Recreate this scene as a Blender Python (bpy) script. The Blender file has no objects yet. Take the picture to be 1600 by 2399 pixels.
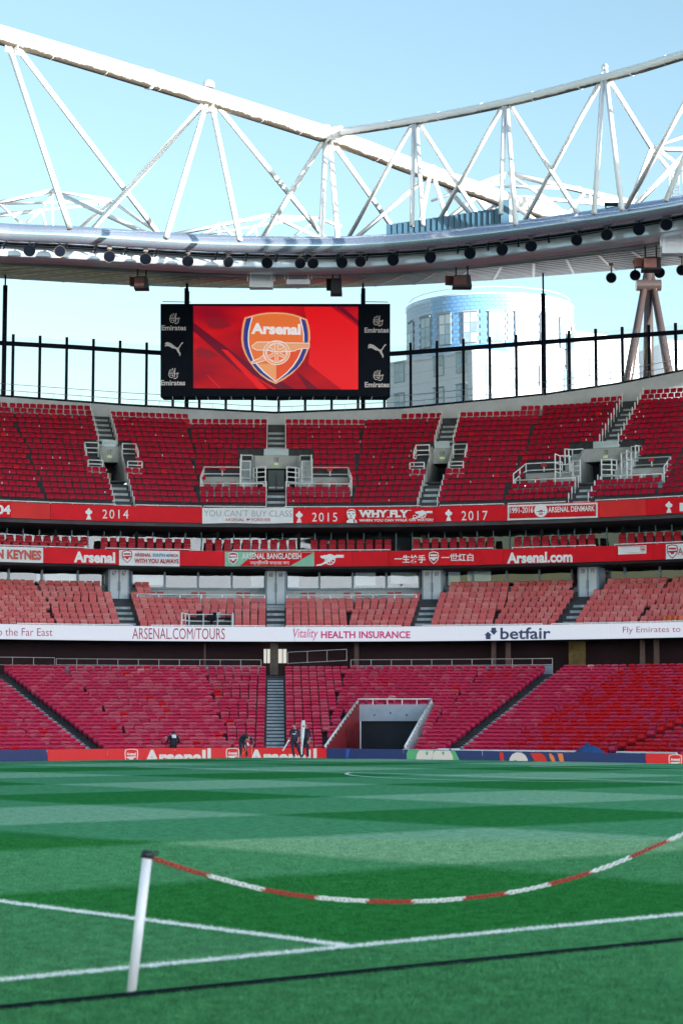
import bpy, bmesh, math, random
import numpy as np
from mathutils import Vector, Matrix
from mathutils.geometry import tessellate_polygon
random.seed(7)
SC = bpy.context.scene
COL = SC.collection
# ---------------------------------------------------------------- camera
F = 4776.0; PIT = 0.1010255; H = 1.881; YAW = 0.85822      # focal length in photo pixels, tilt, eye height, pitch direction
cd = bpy.data.cameras.new('camera'); cam = bpy.data.objects.new('camera', cd); COL.objects.link(cam)
cam.location = (0, 0, H); cam.rotation_euler = (math.pi/2 + PIT, 0, 0)
cd.sensor_fit = 'HORIZONTAL'; cd.sensor_width = 24.0; cd.lens = 24.0*F/1600
cd.clip_start = 0.5; cd.clip_end = 5000
cd.dof.use_dof = True; cd.dof.focus_distance = 118.0; cd.dof.aperture_fstop = 3.4
SC.camera = cam
# ---------------------------------------------------------------- sky and sun
SUN_AZ = 127.0; SUN_EL = 5.0                                 # clockwise from the view direction
W = bpy.data.worlds.new('World'); SC.world = W; W.use_nodes = True
nt = W.node_tree
sky = nt.nodes.new('ShaderNodeTexSky'); sky.sky_type = 'NISHITA'; sky.sun_disc = False
sky.sun_elevation = math.radians(SUN_EL); sky.sun_rotation = math.radians(SUN_AZ)
sky.dust_density = 0.25; sky.ozone_density = 1.6; sky.air_density = 1.0
nt.links.new(sky.outputs[0], nt.nodes['Background'].inputs[0])
nt.nodes['Background'].inputs[1].default_value = 0.15
sl = bpy.data.lights.new('sun', 'SUN'); sun = bpy.data.objects.new('sun', sl); COL.objects.link(sun)
sl.energy = 5.0; sl.angle = math.radians(0.5); sl.color = (1.0, 0.97, 0.94)
az, el = math.radians(SUN_AZ), math.radians(SUN_EL)
SUNV = Vector((math.sin(az)*math.cos(el), math.cos(az)*math.cos(el), math.sin(el)))
sun.rotation_euler = (-SUNV).to_track_quat('-Z', 'Y').to_euler(); sun.location = (60, -60, 60)
SC.view_settings.view_transform = 'Standard'; SC.view_settings.look = 'None'
SC.view_settings.gamma = 1.0; SC.view_settings.use_curve_mapping = False
SC.view_settings.exposure = 1.72
SC.render.engine = 'CYCLES'
SC.cycles.max_bounces = 6; SC.cycles.diffuse_bounces = 3; SC.cycles.glossy_bounces = 3
SC.cycles.transparent_max_bounces = 12; SC.cycles.transmission_bounces = 4
SC.cycles.use_denoising = True
SC.cycles.sample_clamp_indirect = 8.0
# ---------------------------------------------------------------- measuring: photo pixel -> ray -> real surface
CP, SP = math.cos(PIT), math.sin(PIT)
EYE = Vector((0, 0, H))
def ray(px, py):
    a = (px-800)/F; b = (1199.5-py)/F
    return Vector((a, CP-b*SP, SP+b*CP))
def at(px, py, Z):
    d = ray(px, py); return d*(Z/d.y)+EYE
def gnd(px, py, z=0.0):
    d = ray(px, py); return d*((z-H)/d.z)+EYE
def on_plane(px, py, p, n):
    d = ray(px, py); n = Vector(n); return d*((Vector(p)-EYE).dot(n)/d.dot(n))+EYE
E1 = Vector((math.sin(YAW), math.cos(YAW), 0)); E2 = Vector((-math.cos(YAW), math.sin(YAW), 0))   # along / across the pitch
HALF = -E1*-11.2418 - E2*-12.8896                          # halfway line meets the touchline here
def pitch(x, y, z=0.0): return HALF + E1*x + E2*y + Vector((0, 0, z))
# the corner of the bowl is a fan of straight 12 degree bays about one centre
CD = 87.0; CX = (646-800)/F*CD; P0 = math.degrees(math.atan2(646-800, F)); CC = Vector((CX, CD, 0))
def nrm(c): a = math.radians(c+P0); return Vector((math.sin(a), math.cos(a), 0))
def tng(c): a = math.radians(c+P0); return Vector((math.cos(a), -math.sin(a), 0))
def FP(c, u, r, h): return CC + nrm(c)*r + tng(c)*u + Vector((0, 0, h))
def PP(psi, r, h): return CC + nrm(psi)*r + Vector((0, 0, h))
def cyl(px, py, r):
    d = ray(px, py); A = d.x*d.x+d.y*d.y; B = -2*(d.x*CX+d.y*CD); C = CX*CX+CD*CD-r*r
    t = (-B+math.sqrt(max(0, B*B-4*A*C)))/2/A
    p = d*t+EYE; return math.degrees(math.atan2(p.x-CX, p.y-CD))-P0, p.z
def S_cyl(r):
    def f(px, py, off=0.0):
        a, h = cyl(px, py, r-off); return PP(a, r-off, h)
    return f
def S_plane(p, n):
    p = Vector(p); n = Vector(n).normalized()
    return lambda px, py, off=0.0: on_plane(px, py, p-n*off, n)
def project(p):
    d = Vector(p)-EYE; dep = d.y*CP+d.z*SP; up = -d.y*SP+d.z*CP
    return 800+F*d.x/dep, 1199.5-F*up/dep
# ---------------------------------------------------------------- materials
MATS = {}
def mat(name, col, rough=0.6, metal=0.0, var=0.12, scale=3.0, emit=0.0, spec=0.5, bump=0.0, bscale=40.0, coat=0.0, dark=None):
    if name in MATS: return MATS[name]
    m = bpy.data.materials.new(name); m.use_nodes = True; t = m.node_tree; b = t.nodes['Principled BSDF']
    b.inputs['Roughness'].default_value = rough; b.inputs['Metallic'].default_value = metal
    b.inputs['Specular IOR Level'].default_value = spec
    if coat: b.inputs['Coat Weight'].default_value = coat
    c = (*col, 1)
    if var > 0:
        tc = t.nodes.new('ShaderNodeTexCoord'); n = t.nodes.new('ShaderNodeTexNoise')
        n.inputs['Scale'].default_value = scale; n.inputs['Detail'].default_value = 5; n.inputs['Roughness'].default_value = 0.65
        t.links.new(tc.outputs['Object'], n.inputs['Vector'])
        r = t.nodes.new('ShaderNodeValToRGB'); e = r.color_ramp.elements
        lo = dark if dark else tuple(v*(1-var) for v in col)
        e[0].position = 0.3; e[0].color = (*lo, 1)
        e[1].position = 0.7; e[1].color = (*(min(1, v*(1+var)) for v in col), 1)
        t.links.new(n.outputs['Fac'], r.inputs['Fac']); t.links.new(r.outputs['Color'], b.inputs['Base Color'])
        if emit: t.links.new(r.outputs['Color'], b.inputs['Emission Color'])
        if bump:
            n2 = t.nodes.new('ShaderNodeTexNoise'); n2.inputs['Scale'].default_value = bscale; n2.inputs['Detail'].default_value = 4
            t.links.new(tc.outputs['Object'], n2.inputs['Vector'])
            bp = t.nodes.new('ShaderNodeBump'); bp.inputs['Strength'].default_value = bump; bp.inputs['Distance'].default_value = 0.02
            t.links.new(n2.outputs['Fac'], bp.inputs['Height']); t.links.new(bp.outputs['Normal'], b.inputs['Normal'])
    else:
        b.inputs['Base Color'].default_value = c
        if emit: b.inputs['Emission Color'].default_value = c
    if emit: b.inputs['Emission Strength'].default_value = emit
    MATS[name] = m; return m
def glass_mat(name, tint, alpha, rough=0.05, spec=0.5):
    if name in MATS: return MATS[name]
    m = bpy.data.materials.new(name); m.use_nodes = True; b = m.node_tree.nodes['Principled BSDF']
    b.inputs['Base Color'].default_value = (*tint, 1); b.inputs['Alpha'].default_value = alpha
    b.inputs['Roughness'].default_value = rough; b.inputs['Specular IOR Level'].default_value = spec
    MATS[name] = m; return m
# ---------------------------------------------------------------- mesh building
class MB:
    def __init__(s): s.v = []; s.f = []; s.m = []
    def add(s, vs, fs, mi=0):
        o = len(s.v); s.v += [Vector(v) for v in vs]; s.f += [[i+o for i in f] for f in fs]; s.m += [mi]*len(fs); return s
    def quad(s, a, b, c, d, mi=0): return s.add([a, b, c, d], [[0, 1, 2, 3]], mi)
    def box(s, o, a, b, c, mi=0):                            # corner o, edge vectors a b c
        o, a, b, c = map(Vector, (o, a, b, c))
        vs = [o, o+a, o+a+b, o+b, o+c, o+a+c, o+a+b+c, o+b+c]
        fl = [[0, 3, 2, 1], [4, 5, 6, 7], [0, 1, 5, 4], [1, 2, 6, 5], [2, 3, 7, 6], [3, 0, 4, 7]]
        if a.cross(b).dot(c) < 0: fl = [f[::-1] for f in fl]
        return s.add(vs, fl, mi)
    def cbox(s, cen, t, n, sx, sy, sz, mi=0, up=(0, 0, 1)):  # centre, two axes, sizes
        t, n, up = Vector(t), Vector(n), Vector(up); cen = Vector(cen)
        return s.box(cen-t*sx/2-n*sy/2-up*sz/2, t*sx, n*sy, up*sz, mi)
    def tube(s, p, q, r0, r1=None, n=8, mi=0, caps=True):
        p, q = Vector(p), Vector(q); r1 = r0 if r1 is None else r1; d = (q-p)
        if d.length < 1e-6: return s
        d.normalize(); x = d.orthogonal().normalized(); y = d.cross(x)
        vs = []
        for c, r in ((p, r0), (q, r1)):
            for i in range(n):
                a = 2*math.pi*i/n; vs.append(c+x*(r*math.cos(a))+y*(r*math.sin(a)))
        fs = [[i, (i+1) % n, n+(i+1) % n, n+i] for i in range(n)]
        if caps: fs += [list(range(n))[::-1], list(range(n, 2*n))]
        return s.add(vs, fs, mi)
    def path(s, pts, r, n=6, mi=0, closed=False):
        pts = [Vector(p) for p in pts]; N = len(pts); vs = []; fs = []
        pr = None
        for i, p in enumerate(pts):
            a = pts[(i-1) % N] if (closed or i > 0) else p; b = pts[(i+1) % N] if (closed or i < N-1) else p
            d = (b-a).normalized()
            x = (d.orthogonal() if pr is None else pr-d*pr.dot(d)).normalized(); pr = x; y = d.cross(x)
            rr = r[i] if isinstance(r, (list, tuple)) else r
            vs += [p+x*(rr*math.cos(2*math.pi*k/n))+y*(rr*math.sin(2*math.pi*k/n)) for k in range(n)]
        for i in range(N if closed else N-1):
            j = (i+1) % N
            fs += [[i*n+k, i*n+(k+1) % n, j*n+(k+1) % n, j*n+k] for k in range(n)]
        if not closed: fs += [list(range(n))[::-1], [(N-1)*n+k for k in range(n)]]
        return s.add(vs, fs, mi)
    def grid(s, rows, mi=0, closed=False):                  # rows of points -> quads
        R = len(rows); C = len(rows[0]); vs = [p for r in rows for p in r]; fs = []
        for i in range(R-1):
            for j in range(C if closed else C-1):
                k = (j+1) % C; fs.append([i*C+j, i*C+k, (i+1)*C+k, (i+1)*C+j])
        return s.add(vs, fs, mi)
    def lathe(s, p, prof, n=12, mi=0, ax=(0, 0, 1)):         # prof: (radius, height)
        ax = Vector(ax).normalized(); x = ax.orthogonal().normalized(); y = ax.cross(x); p = Vector(p)
        rows = [[p+ax*h+x*(r*math.cos(2*math.pi*i/n))+y*(r*math.sin(2*math.pi*i/n)) for i in range(n)] for r, h in prof]
        return s.grid(rows, mi, True)
def setp(o, label=None, cat=None, group=None, kind=None):
    if label: o['label'] = label
    if cat: o['category'] = cat
    if group: o['group'] = group
    if kind: o['kind'] = kind
    return o
WL = {}
def wloc(o): return WL.get(o.name, Vector((0, 0, 0)))
def build(name, mb, mats, parent=None, label=None, cat=None, group=None, kind=None, smooth=False, origin=None):
    if not isinstance(mats, (list, tuple)): mats = [mats]
    vs = mb.v
    if origin is None:
        if parent is not None: origin = wloc(parent)
        else:
            a = np.array([tuple(v) for v in vs]); lo = a.min(0); hi = a.max(0); origin = Vector(((lo[0]+hi[0])/2, (lo[1]+hi[1])/2, lo[2]))
    origin = Vector(origin)
    me = bpy.data.meshes.new(name); me.from_pydata([tuple(v-origin) for v in vs], [], mb.f)
    for m in mats: me.materials.append(m)
    if len(mats) > 1: me.polygons.foreach_set('material_index', mb.m)
    if smooth: me.polygons.foreach_set('use_smooth', [True]*len(me.polygons))
    me.update()
    o = bpy.data.objects.new(name, me); COL.objects.link(o)
    if parent is not None:
        o.parent = parent; o.location = origin-wloc(parent)
    else: o.location = origin
    WL[o.name] = origin
    return setp(o, label, cat, group, kind)
def empty(name, loc, label=None, cat=None, group=None, kind=None):
    o = bpy.data.objects.new(name, None); COL.objects.link(o); o.location = loc; o.empty_display_size = 0.2
    WL[o.name] = Vector(loc); return setp(o, label, cat, group, kind)
def ordw(i):
    n = i+1
    one = ['', 'first', 'second', 'third', 'fourth', 'fifth', 'sixth', 'seventh', 'eighth', 'ninth', 'tenth', 'eleventh', 'twelfth', 'thirteenth', 'fourteenth',
           'fifteenth', 'sixteenth', 'seventeenth', 'eighteenth', 'nineteenth']
    if n < 20: return one[n]
    t = ['', '', 'twenty', 'thirty', 'forty', 'fifty', 'sixty', 'seventy', 'eighty', 'ninety'][n//10]
    return t+'-'+one[n % 10] if n % 10 else t[:-1]+'ieth'
# ---------------------------------------------------------------- flat print and lettering laid on real surfaces
def poly(mb, surf, pts, off, mi=0, holes=()):
    loops = [[Vector((x, y, 0)) for x, y in pts]]+[[Vector((x, y, 0)) for x, y in h] for h in holes]
    tris = tessellate_polygon(loops); flat = [p for l in loops for p in l]
    mb.add([surf(p.x, p.y, off) for p in flat], [list(t) for t in tris], mi)
    return mb
def text_mesh(s, bold=0.0, shear=0.0, space=1.0):
    c = bpy.data.curves.new('lettering', 'FONT'); c.body = s; c.resolution_u = 3; c.offset = bold; c.shear = shear; c.space_character = space
    c.dimensions = '2D'; c.fill_mode = 'BOTH' if hasattr(c, 'fill_mode') and False else c.fill_mode
    o = bpy.data.objects.new('lettering', c); COL.objects.link(o); bpy.context.view_layer.update()
    me = bpy.data.meshes.new_from_object(o)
    v = np.array([tuple(p.co) for p in me.vertices]); f = [list(p.vertices) for p in me.polygons]
    bpy.data.objects.remove(o); bpy.data.curves.remove(c); bpy.data.meshes.remove(me)
    return v, f
def text(mb, surf, s, x0, x1, yt, yb, off, bold=0.02, shear=0.0, slope=0.0, space=1.0, mi=0):
    """lettering whose ink box fills the photo box x0..x1, yt..yb (yt, yb at the middle; slope = rise of the line per pixel)"""
    v, f = text_mesh(s, bold, shear, space)
    lo = v.min(0); hi = v.max(0)
    X = x0+(v[:, 0]-lo[0])/(hi[0]-lo[0])*(x1-x0)
    Y = yb-(v[:, 1]-lo[1])/(hi[1]-lo[1])*(yb-yt)+slope*(X-(x0+x1)/2)
    mb.add([surf(x, y, off) for x, y in zip(X, Y)], f, mi); return mb
def outline(pts, w):
    """a closed outline of width w round pts: (outer, inner)"""
    n = len(pts); cx = sum(p[0] for p in pts)/n; cy = sum(p[1] for p in pts)/n; inn = []
    for i in range(n):
        a, b, c = pts[i-1], pts[i], pts[(i+1) % n]
        d1 = Vector((b[0]-a[0], b[1]-a[1])); d2 = Vector((c[0]-b[0], c[1]-b[1]))
        d = (d1.normalized()+d2.normalized())
        d = d.normalized() if d.length > 1e-6 else d1.normalized()
        nv = Vector((-d.y, d.x))
        if nv.dot(Vector((cx-b[0], cy-b[1]))) < 0: nv = -nv
        inn.append((b[0]+nv.x*w, b[1]+nv.y*w))
    return inn
def stroke(mb, surf, pts, w, off, mi=0, closed=False):
    n = len(pts); A = []; B = []
    for i in range(n):
        a = pts[i-1] if (closed or i > 0) else pts[i]; c = pts[(i+1) % n] if (closed or i < n-1) else pts[i]
        d = Vector((c[0]-a[0], c[1]-a[1])).normalized(); nv = Vector((-d.y, d.x))*(w/2)
        A.append((pts[i][0]+nv.x, pts[i][1]+nv.y)); B.append((pts[i][0]-nv.x, pts[i][1]-nv.y))
    m = n if closed else n-1
    vs = [surf(x, y, off) for x, y in A+B]
    mb.add(vs, [[i, (i+1) % n, n+(i+1) % n, n+i] for i in range(m)], mi); return mb
def circ(cx, cy, rx, ry=None, n=24, a0=0, a1=360):
    ry = rx if ry is None else ry
    full = abs(a1-a0) >= 360
    return [(cx+rx*math.cos(math.radians(a0+(a1-a0)*i/(n if full else n-1))), cy+ry*math.sin(math.radians(a0+(a1-a0)*i/(n if full else n-1)))) for i in range(n)]
# ================================================================ ground, pitch and its markings
def turf_material():
    m = bpy.data.materials.new('mown_turf'); m.use_nodes = True; t = m.node_tree; b = t.nodes['Principled BSDF']; L = t.links.new
    def N(k, **kw):
        n = t.nodes.new(k)
        for a, v in kw.items(): setattr(n, a, v)
        return n
    def M(op, a, b_=None, clamp=False):
        n = N('ShaderNodeMath', operation=op); n.use_clamp = clamp
        for i, x in enumerate((a, b_)):
            if x is None: continue
            if isinstance(x, (int, float)): n.inputs[i].default_value = x
            else: L(x, n.inputs[i])
        return n.outputs[0]
    tc = N('ShaderNodeTexCoord'); wob = N('ShaderNodeTexNoise'); wob.inputs['Scale'].default_value = 0.9; wob.inputs['Detail'].default_value = 3
    L(tc.outputs['Object'], wob.inputs['Vector'])
    sep = N('ShaderNodeSeparateXYZ'); L(tc.outputs['Object'], sep.inputs[0])
    wv = M('MULTIPLY', M('SUBTRACT', wob.outputs['Fac'], 0.5), 0.35)
    x = M('ADD', sep.outputs['X'], wv); y = M('ADD', sep.outputs['Y'], wv)
    def stripe(v, w):                                        # 0 / 1 with an edge a hand wide
        q = M('PINGPONG', M('ADD', v, w/2), w)             # distance walk 0..w..0
        return M('MULTIPLY', M('ADD', M('SUBTRACT', q, w/2), 0.30), 1.67, True)
    sx = M('SUBTRACT', 1.0, stripe(M('SUBTRACT', x, 7.0*0.5-3.5), 7.0)); sy = M('SUBTRACT', 1.0, stripe(y, 6.18))
    # first bay either side of the origin is mown away from the lens (dark)
    ins = M('MULTIPLY', M('MULTIPLY', M('GREATER_THAN', sep.outputs['Y'], 0.0), M('LESS_THAN', sep.outputs['Y'], 68.0)), 1.0)
    sy2 = M('ADD', M('MULTIPLY', sy, ins), M('MULTIPLY', M('SUBTRACT', 1.0, ins), 0.45))
    sx2 = M('ADD', M('MULTIPLY', sx, ins), M('MULTIPLY', M('SUBTRACT', 1.0, ins), 0.3))
    s = M('MULTIPLY', M('ADD', sx2, sy2), 0.5)
    big = N('ShaderNodeTexNoise'); big.inputs['Scale'].default_value = 0.7; big.inputs['Detail'].default_value = 6; big.inputs['Roughness'].default_value = 0.7
    L(tc.outputs['Object'], big.inputs['Vector'])
    fine = N('ShaderNodeTexNoise'); fine.inputs['Scale'].default_value = 22; fine.inputs['Detail'].default_value = 8; fine.inputs['Roughness'].default_value = 0.75
    L(tc.outputs['Object'], fine.inputs['Vector'])
    blade = N('ShaderNodeTexNoise'); blade.inputs['Scale'].default_value = 90; blade.inputs['Detail'].default_value = 4
    mp = N('ShaderNodeMapping'); mp.inputs['Scale'].default_value = (1.0, 0.35, 1.0); mp.inputs['Rotation'].default_value = (0, 0, 0.72)
    L(tc.outputs['Object'], mp.inputs['Vector']); L(mp.outputs['Vector'], blade.inputs['Vector'])
    s3 = M('ADD', s, M('MULTIPLY', M('SUBTRACT', big.outputs['Fac'], 0.5), 0.16))
    r = N('ShaderNodeValToRGB'); e = r.color_ramp.elements
    e[0].position = 0.04; e[0].color = (0.038, 0.245, 0.064, 1)
    e[1].position = 0.96; e[1].color = (0.275, 0.530, 0.315, 1)
    k = r.color_ramp.elements.new(0.5); k.color = (0.105, 0.365, 0.168, 1)
    L(s3, r.inputs['Fac'])
    g = M('ADD', M('MULTIPLY', fine.outputs['Fac'], 1.0), M('MULTIPLY', blade.outputs['Fac'], 0.9))
    midn = N('ShaderNodeTexNoise'); midn.inputs['Scale'].default_value = 5.0; midn.inputs['Detail'].default_value = 6; midn.inputs['Roughness'].default_value = 0.7
    L(tc.outputs['Object'], midn.inputs['Vector'])
    g = M('ADD', g, M('MULTIPLY', M('SUBTRACT', midn.outputs['Fac'], 0.5), 0.8))
    gv = M('MAXIMUM', M('ADD', M('MULTIPLY', M('SUBTRACT', g, 0.95), 2.3), 1.0), 0.2)
    mx = N('ShaderNodeMix', data_type='RGBA', blend_type='MULTIPLY'); mx.inputs['Factor'].default_value = 1.0
    cb = N('ShaderNodeCombineColor'); 
    for i in range(3): L(gv, cb.inputs[i])
    L(r.outputs['Color'], mx.inputs['A']); L(cb.outputs[0], mx.inputs['B'])
    L(mx.outputs['Result'], b.inputs['Base Color'])
    b.inputs['Roughness'].default_value = 0.75; b.inputs['Specular IOR Level'].default_value = 0.0
    b.inputs['Sheen Weight'].default_value = 0.0; b.inputs['Sheen Tint'].default_value = (0.6, 0.9, 0.8, 1)
    bp = N('ShaderNodeBump'); bp.inputs['Strength'].default_value = 0.7; bp.inputs['Distance'].default_value = 0.03
    L(g, bp.inputs['Height']); L(bp.outputs['Normal'], b.inputs['Normal'])
    return m
TURF = turf_material()
ROTZ = math.atan2(E1.y, E1.x)
def sheet(name, rects, m, z, kind='structure', subdiv=0, lab=None):
    """flat sheet in pitch coordinates"""
    vs = []; fs = []
    for poly_ in rects:
        o = len(vs); vs += [(x, y, 0) for x, y in poly_]; fs.append(list(range(o, o+len(poly_))))
    if 'marking' in name: vs = [(x, y, -.15*max(0.0, (y-38)/32.8)**2) for x, y, _ in vs]
    me = bpy.data.meshes.new(name); me.from_pydata(vs, [], fs); me.materials.append(m); me.update()
    o = bpy.data.objects.new(name, me); COL.objects.link(o); o.location = HALF+Vector((0, 0, z)); o.rotation_euler = (0, 0, ROTZ)
    WL[o.name] = Vector(o.location); o['kind'] = kind
    return o
ASPH = mat('track_tarmac', (0.10, 0.11, 0.12), 0.9, var=0.25, scale=0.6, bump=0.2)
g = sheet('ground', [[(-2500, -2500), (2500, -2500), (2500, 2500), (-2500, 2500)]], ASPH, -0.56)
def rect(x0, x1, y0, y1): return [(x0, y0), (x1, y0), (x1, y1), (x0, y1)]
def fall(y): return -.15*max(0.0, (y-38)/32.8)**2            # the turf falls away a little towards the far side for drainage
p = sheet('pitch', [[(-75, -30), (55.3, -30), (55.3, 38), (-75, 38)]]+[rect(-75, 55.3, 38+4.1*k, 38+4.1*(k+1)) for k in range(8)], TURF, 0.0)
for v in p.data.vertices: v.co.z = fall(v.co.y)
# the edge of the raised turf
mb = MB(); c4 = [pitch(-75, -30), pitch(55.3, -30), pitch(55.3, 70.8, -.16), pitch(-75, 70.8, -.16)]
for a, b_ in zip(c4, c4[1:]+c4[:1]): mb.quad(a-Vector((0, 0, .003)), b_-Vector((0, 0, .003)), b_-Vector((0, 0, .56)), a-Vector((0, 0, .56)))
build('pitch_kerb', mb, mat('turf_edge', (0.03, 0.08, 0.035), 0.9), kind='structure')
def line_material():
    m = bpy.data.materials.new('line_paint'); m.use_nodes = True; t = m.node_tree; b = t.nodes['Principled BSDF']
    tc = t.nodes.new('ShaderNodeTexCoord'); n = t.nodes.new('ShaderNodeTexNoise'); n.inputs['Scale'].default_value = 45; n.inputs['Detail'].default_value = 6
    t.links.new(tc.outputs['Object'], n.inputs['Vector'])
    r = t.nodes.new('ShaderNodeValToRGB'); e = r.color_ramp.elements
    e[0].position = 0.33; e[0].color = (0.30, 0.48, 0.36, 1); e[1].position = 0.50; e[1].color = (0.90, 0.92, 0.92, 1)
    t.links.new(n.outputs['Fac'], r.inputs['Fac']); t.links.new(r.outputs['Color'], b.inputs['Base Color'])
    b.inputs['Roughness'].default_value = 0.9; return m
LINE = line_material()
def ragged(x0, y0, x1, y1, w, step=0.04):
    """a painted strip with an edge as uneven as grass lets it be"""
    L = math.hypot(x1-x0, y1-y0); n = max(2, int(L/step)); dx, dy = (x1-x0)/L, (y1-y0)/L; A = []; B = []
    for i in range(n+1):
        s = L*i/n; a = w/2+random.uniform(-.014, .014); b2 = w/2+random.uniform(-.014, .014)
        A.append((x0+dx*s-dy*a, y0+dy*s+dx*a)); B.append((x0+dx*s+dy*b2, y0+dy*s-dx*b2))
    return [[A[i], B[i], B[i+1], A[i+1]] for i in range(n)]
w = 0.16
sheet('touchline_marking', ragged(-8, 0, 9, 0, w) + [rect(9, 52.4, -w/2, w/2), rect(-60, -8, -w/2, w/2)], LINE, .004)
sheet('halfway_marking', ragged(0, .07, 0, 16, w) + [rect(-w/2, w/2, 16, 38)], LINE, .004)
sheet('penalty_area_marking', [rect(36-w/2, 36+w/2, 13.84, 38), rect(36-w/2, 36+w/2, 38, 42.1), rect(36-w/2, 36+w/2, 42.1, 46.2), rect(36-w/2, 36+w/2, 46.2, 50.3), rect(36-w/2, 36+w/2, 50.3, 54.22), rect(36+w/2, 52.4, 54.16-w/2, 54.16+w/2), rect(36+w/2, 52.4, 13.84-w/2, 13.84+w/2)], LINE, .004)
sheet('goal_area_marking', [rect(47-w/2, 47+w/2, 24.84, 38), rect(47-w/2, 47+w/2, 38, 42.1), rect(47-w/2, 47+w/2, 42.1, 43.22), rect(47+w/2, 52.4, 43.16-w/2, 43.16+w/2)], LINE, .004)
sheet('goal_line_marking', [rect(52.4, 52.52, -.06, 38)]+[rect(52.4, 52.52, 38+4.1*k, min(68.06, 42.1+4.1*k)) for k in range(8)], LINE, .004)
sheet('far_touchline_marking', [rect(-60, 52.4, 68-w/2, 68+w/2)], LINE, .004)
arc = [(41.5-9.15*math.cos(a), 34+9.15*math.sin(a)) for a in np.linspace(-math.radians(53), math.radians(53), 41)]
arci = [(41.5-9.02*math.cos(a), 34+9.02*math.sin(a)) for a in np.linspace(-math.radians(53), math.radians(53), 41)]
sheet('penalty_arc_marking', [[arc[i], arci[i], arci[i+1], arc[i+1]] for i in range(40)], LINE, .0045)
sheet('penalty_spot_marking', [[(41.5+.13*math.cos(a), 34+.13*math.sin(a)) for a in np.linspace(0, 6.1, 14)]], LINE, .004)
# dark cable laid along the turf, chain post and chain
mb = MB(); P = [gnd(-60, 2371), gnd(120, 2352)]
pts = []
for i in range(60):
    px = -120+i*31; py = 2365-(px)*0.1003; q = gnd(px, py, 0.02); q.z = 0.028; pts.append(q)
mb.path(pts, 0.018, 6)
build('cable', mb, mat('rubber_black', (0.004, 0.008, 0.014), 0.8, var=0.2, spec=.08), None, 'thick black cable lying on the turf along the touchline', 'cable', smooth=True)
base = gnd(305, 2330); Zp = base.y; top = at(345, 2010, Zp+0.05)
post = empty('chain_post', base, 'white leaning barrier post with black cap beside the touchline', 'barrier post')
build('pole', MB().tube(base-Vector((0, 0, .05)), top, 0.034, 0.034, 20), mat('post_plastic', (0.80, 0.80, 0.86), 0.35, var=0.06, scale=5), post, smooth=True)
ax = (top-base).normalized()
build('cap', MB().lathe(top-ax*.005, [(0.0, 0.0), (0.042, 0.0), (0.048, 0.010), (0.048, 0.036), (0.038, 0.052), (0.0, 0.056)], 16, 0, ax), mat('cap_black', (0.008, 0.012, 0.018), 0.5, var=0.1), post, smooth=True)
mb = MB(); hk = top+ax*.03; mb.path([hk+E1*.045, hk+E1*.075+Vector((0, 0, .012)), hk+E1*.09, hk+E1*.075-Vector((0, 0, .014)), hk+E1*.05-Vector((0, 0, .012))], .006, 6)
build('hook', mb, MATS['cap_black'], post, smooth=True)
# chain: hangs in the upright plane along the touchline
CH = [(358, 2012), (424, 2034), (490, 2053), (553, 2070), (615, 2085), (678, 2096), (740, 2104), (800, 2109), (860, 2112), (915, 2114), (970, 2113), (1030, 2111), (1085, 2106), (1135, 2101), (1185, 2094), (1240, 2084), (1290, 2072), (1340, 2059), (1385, 2044), (1434, 2027), (1480, 2008), (1522, 1989), (1563, 1971), (1600, 1955), (1650, 1930), (1700, 1903)]
BR = [490, 615, 737, 860, 970, 1085, 1185, 1290, 1385, 1480, 1563]
pn = Vector((-E1.y, E1.x, 0)); cp3 = [on_plane(x, y, hk, pn) for x, y in CH]
cum = [0]
for a, b_ in zip(cp3, cp3[1:]): cum.append(cum[-1]+(b_-a).length)
def chain_at(s):
    i = max(0, min(len(cum)-2, int(np.searchsorted(cum, s))-1)); k = (s-cum[i])/(cum[i+1]-cum[i]); return cp3[i].lerp(cp3[i+1], k)
chain = empty('barrier_chain', chain_at(1.6), 'red and white plastic chain sagging from the white post over the turf', 'chain')
lk = MB(); LL, LW, LR = 0.056, 0.029, 0.0058; pts = []
for i in range(16):
    a = 2*math.pi*i/16; pts.append(Vector((math.cos(a)*LW/2+0, 0, 0))+Vector((0, math.copysign(1, math.sin(a))*(LL-LW)/2+math.sin(a)*LW/2, 0)))
lk.path(pts, LR, 7, closed=True)
CR = mat('chain_red', (0.42, 0.018, 0.022), 0.35, var=0.15, scale=8); CW = mat('chain_white', (0.78, 0.80, 0.80), 0.35, var=0.06, scale=8)
mesh_of = {}
for nm, mm in (('r', CR), ('w', CW)):
    me = bpy.data.meshes.new('chain_link'); me.from_pydata([tuple(v) for v in lk.v], [], lk.f); me.materials.append(mm)
    me.polygons.foreach_set('use_smooth', [True]*len(me.polygons)); mesh_of[nm] = me
s = 0.02; i = 0; pit_ = LL-2*LR-.002
while s < cum[-1]-.03:
    c = chain_at(s); d = (chain_at(s+.02)-chain_at(s-.0 if s < .02 else s-.02)).normalized()
    px = project(c)[0]; k = sum(px > b_ for b_ in BR)
    o = bpy.data.objects.new('link', mesh_of['r' if k % 2 == 0 else 'w']); COL.objects.link(o); o.parent = chain
    y = d; x = y.cross(Vector((0, 0, 1))).normalized(); zz = x.cross(y); tw = math.radians(45 if i % 2 else -45)+random.uniform(-.2, .2)
    x2 = x*math.cos(tw)+zz*math.sin(tw); z2 = x2.cross(y)
    o.matrix_local = Matrix.Translation(c-wloc(chain)) @ Matrix((x2, y, z2)).transposed().to_4x4()
    s += pit_; i += 1
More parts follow.
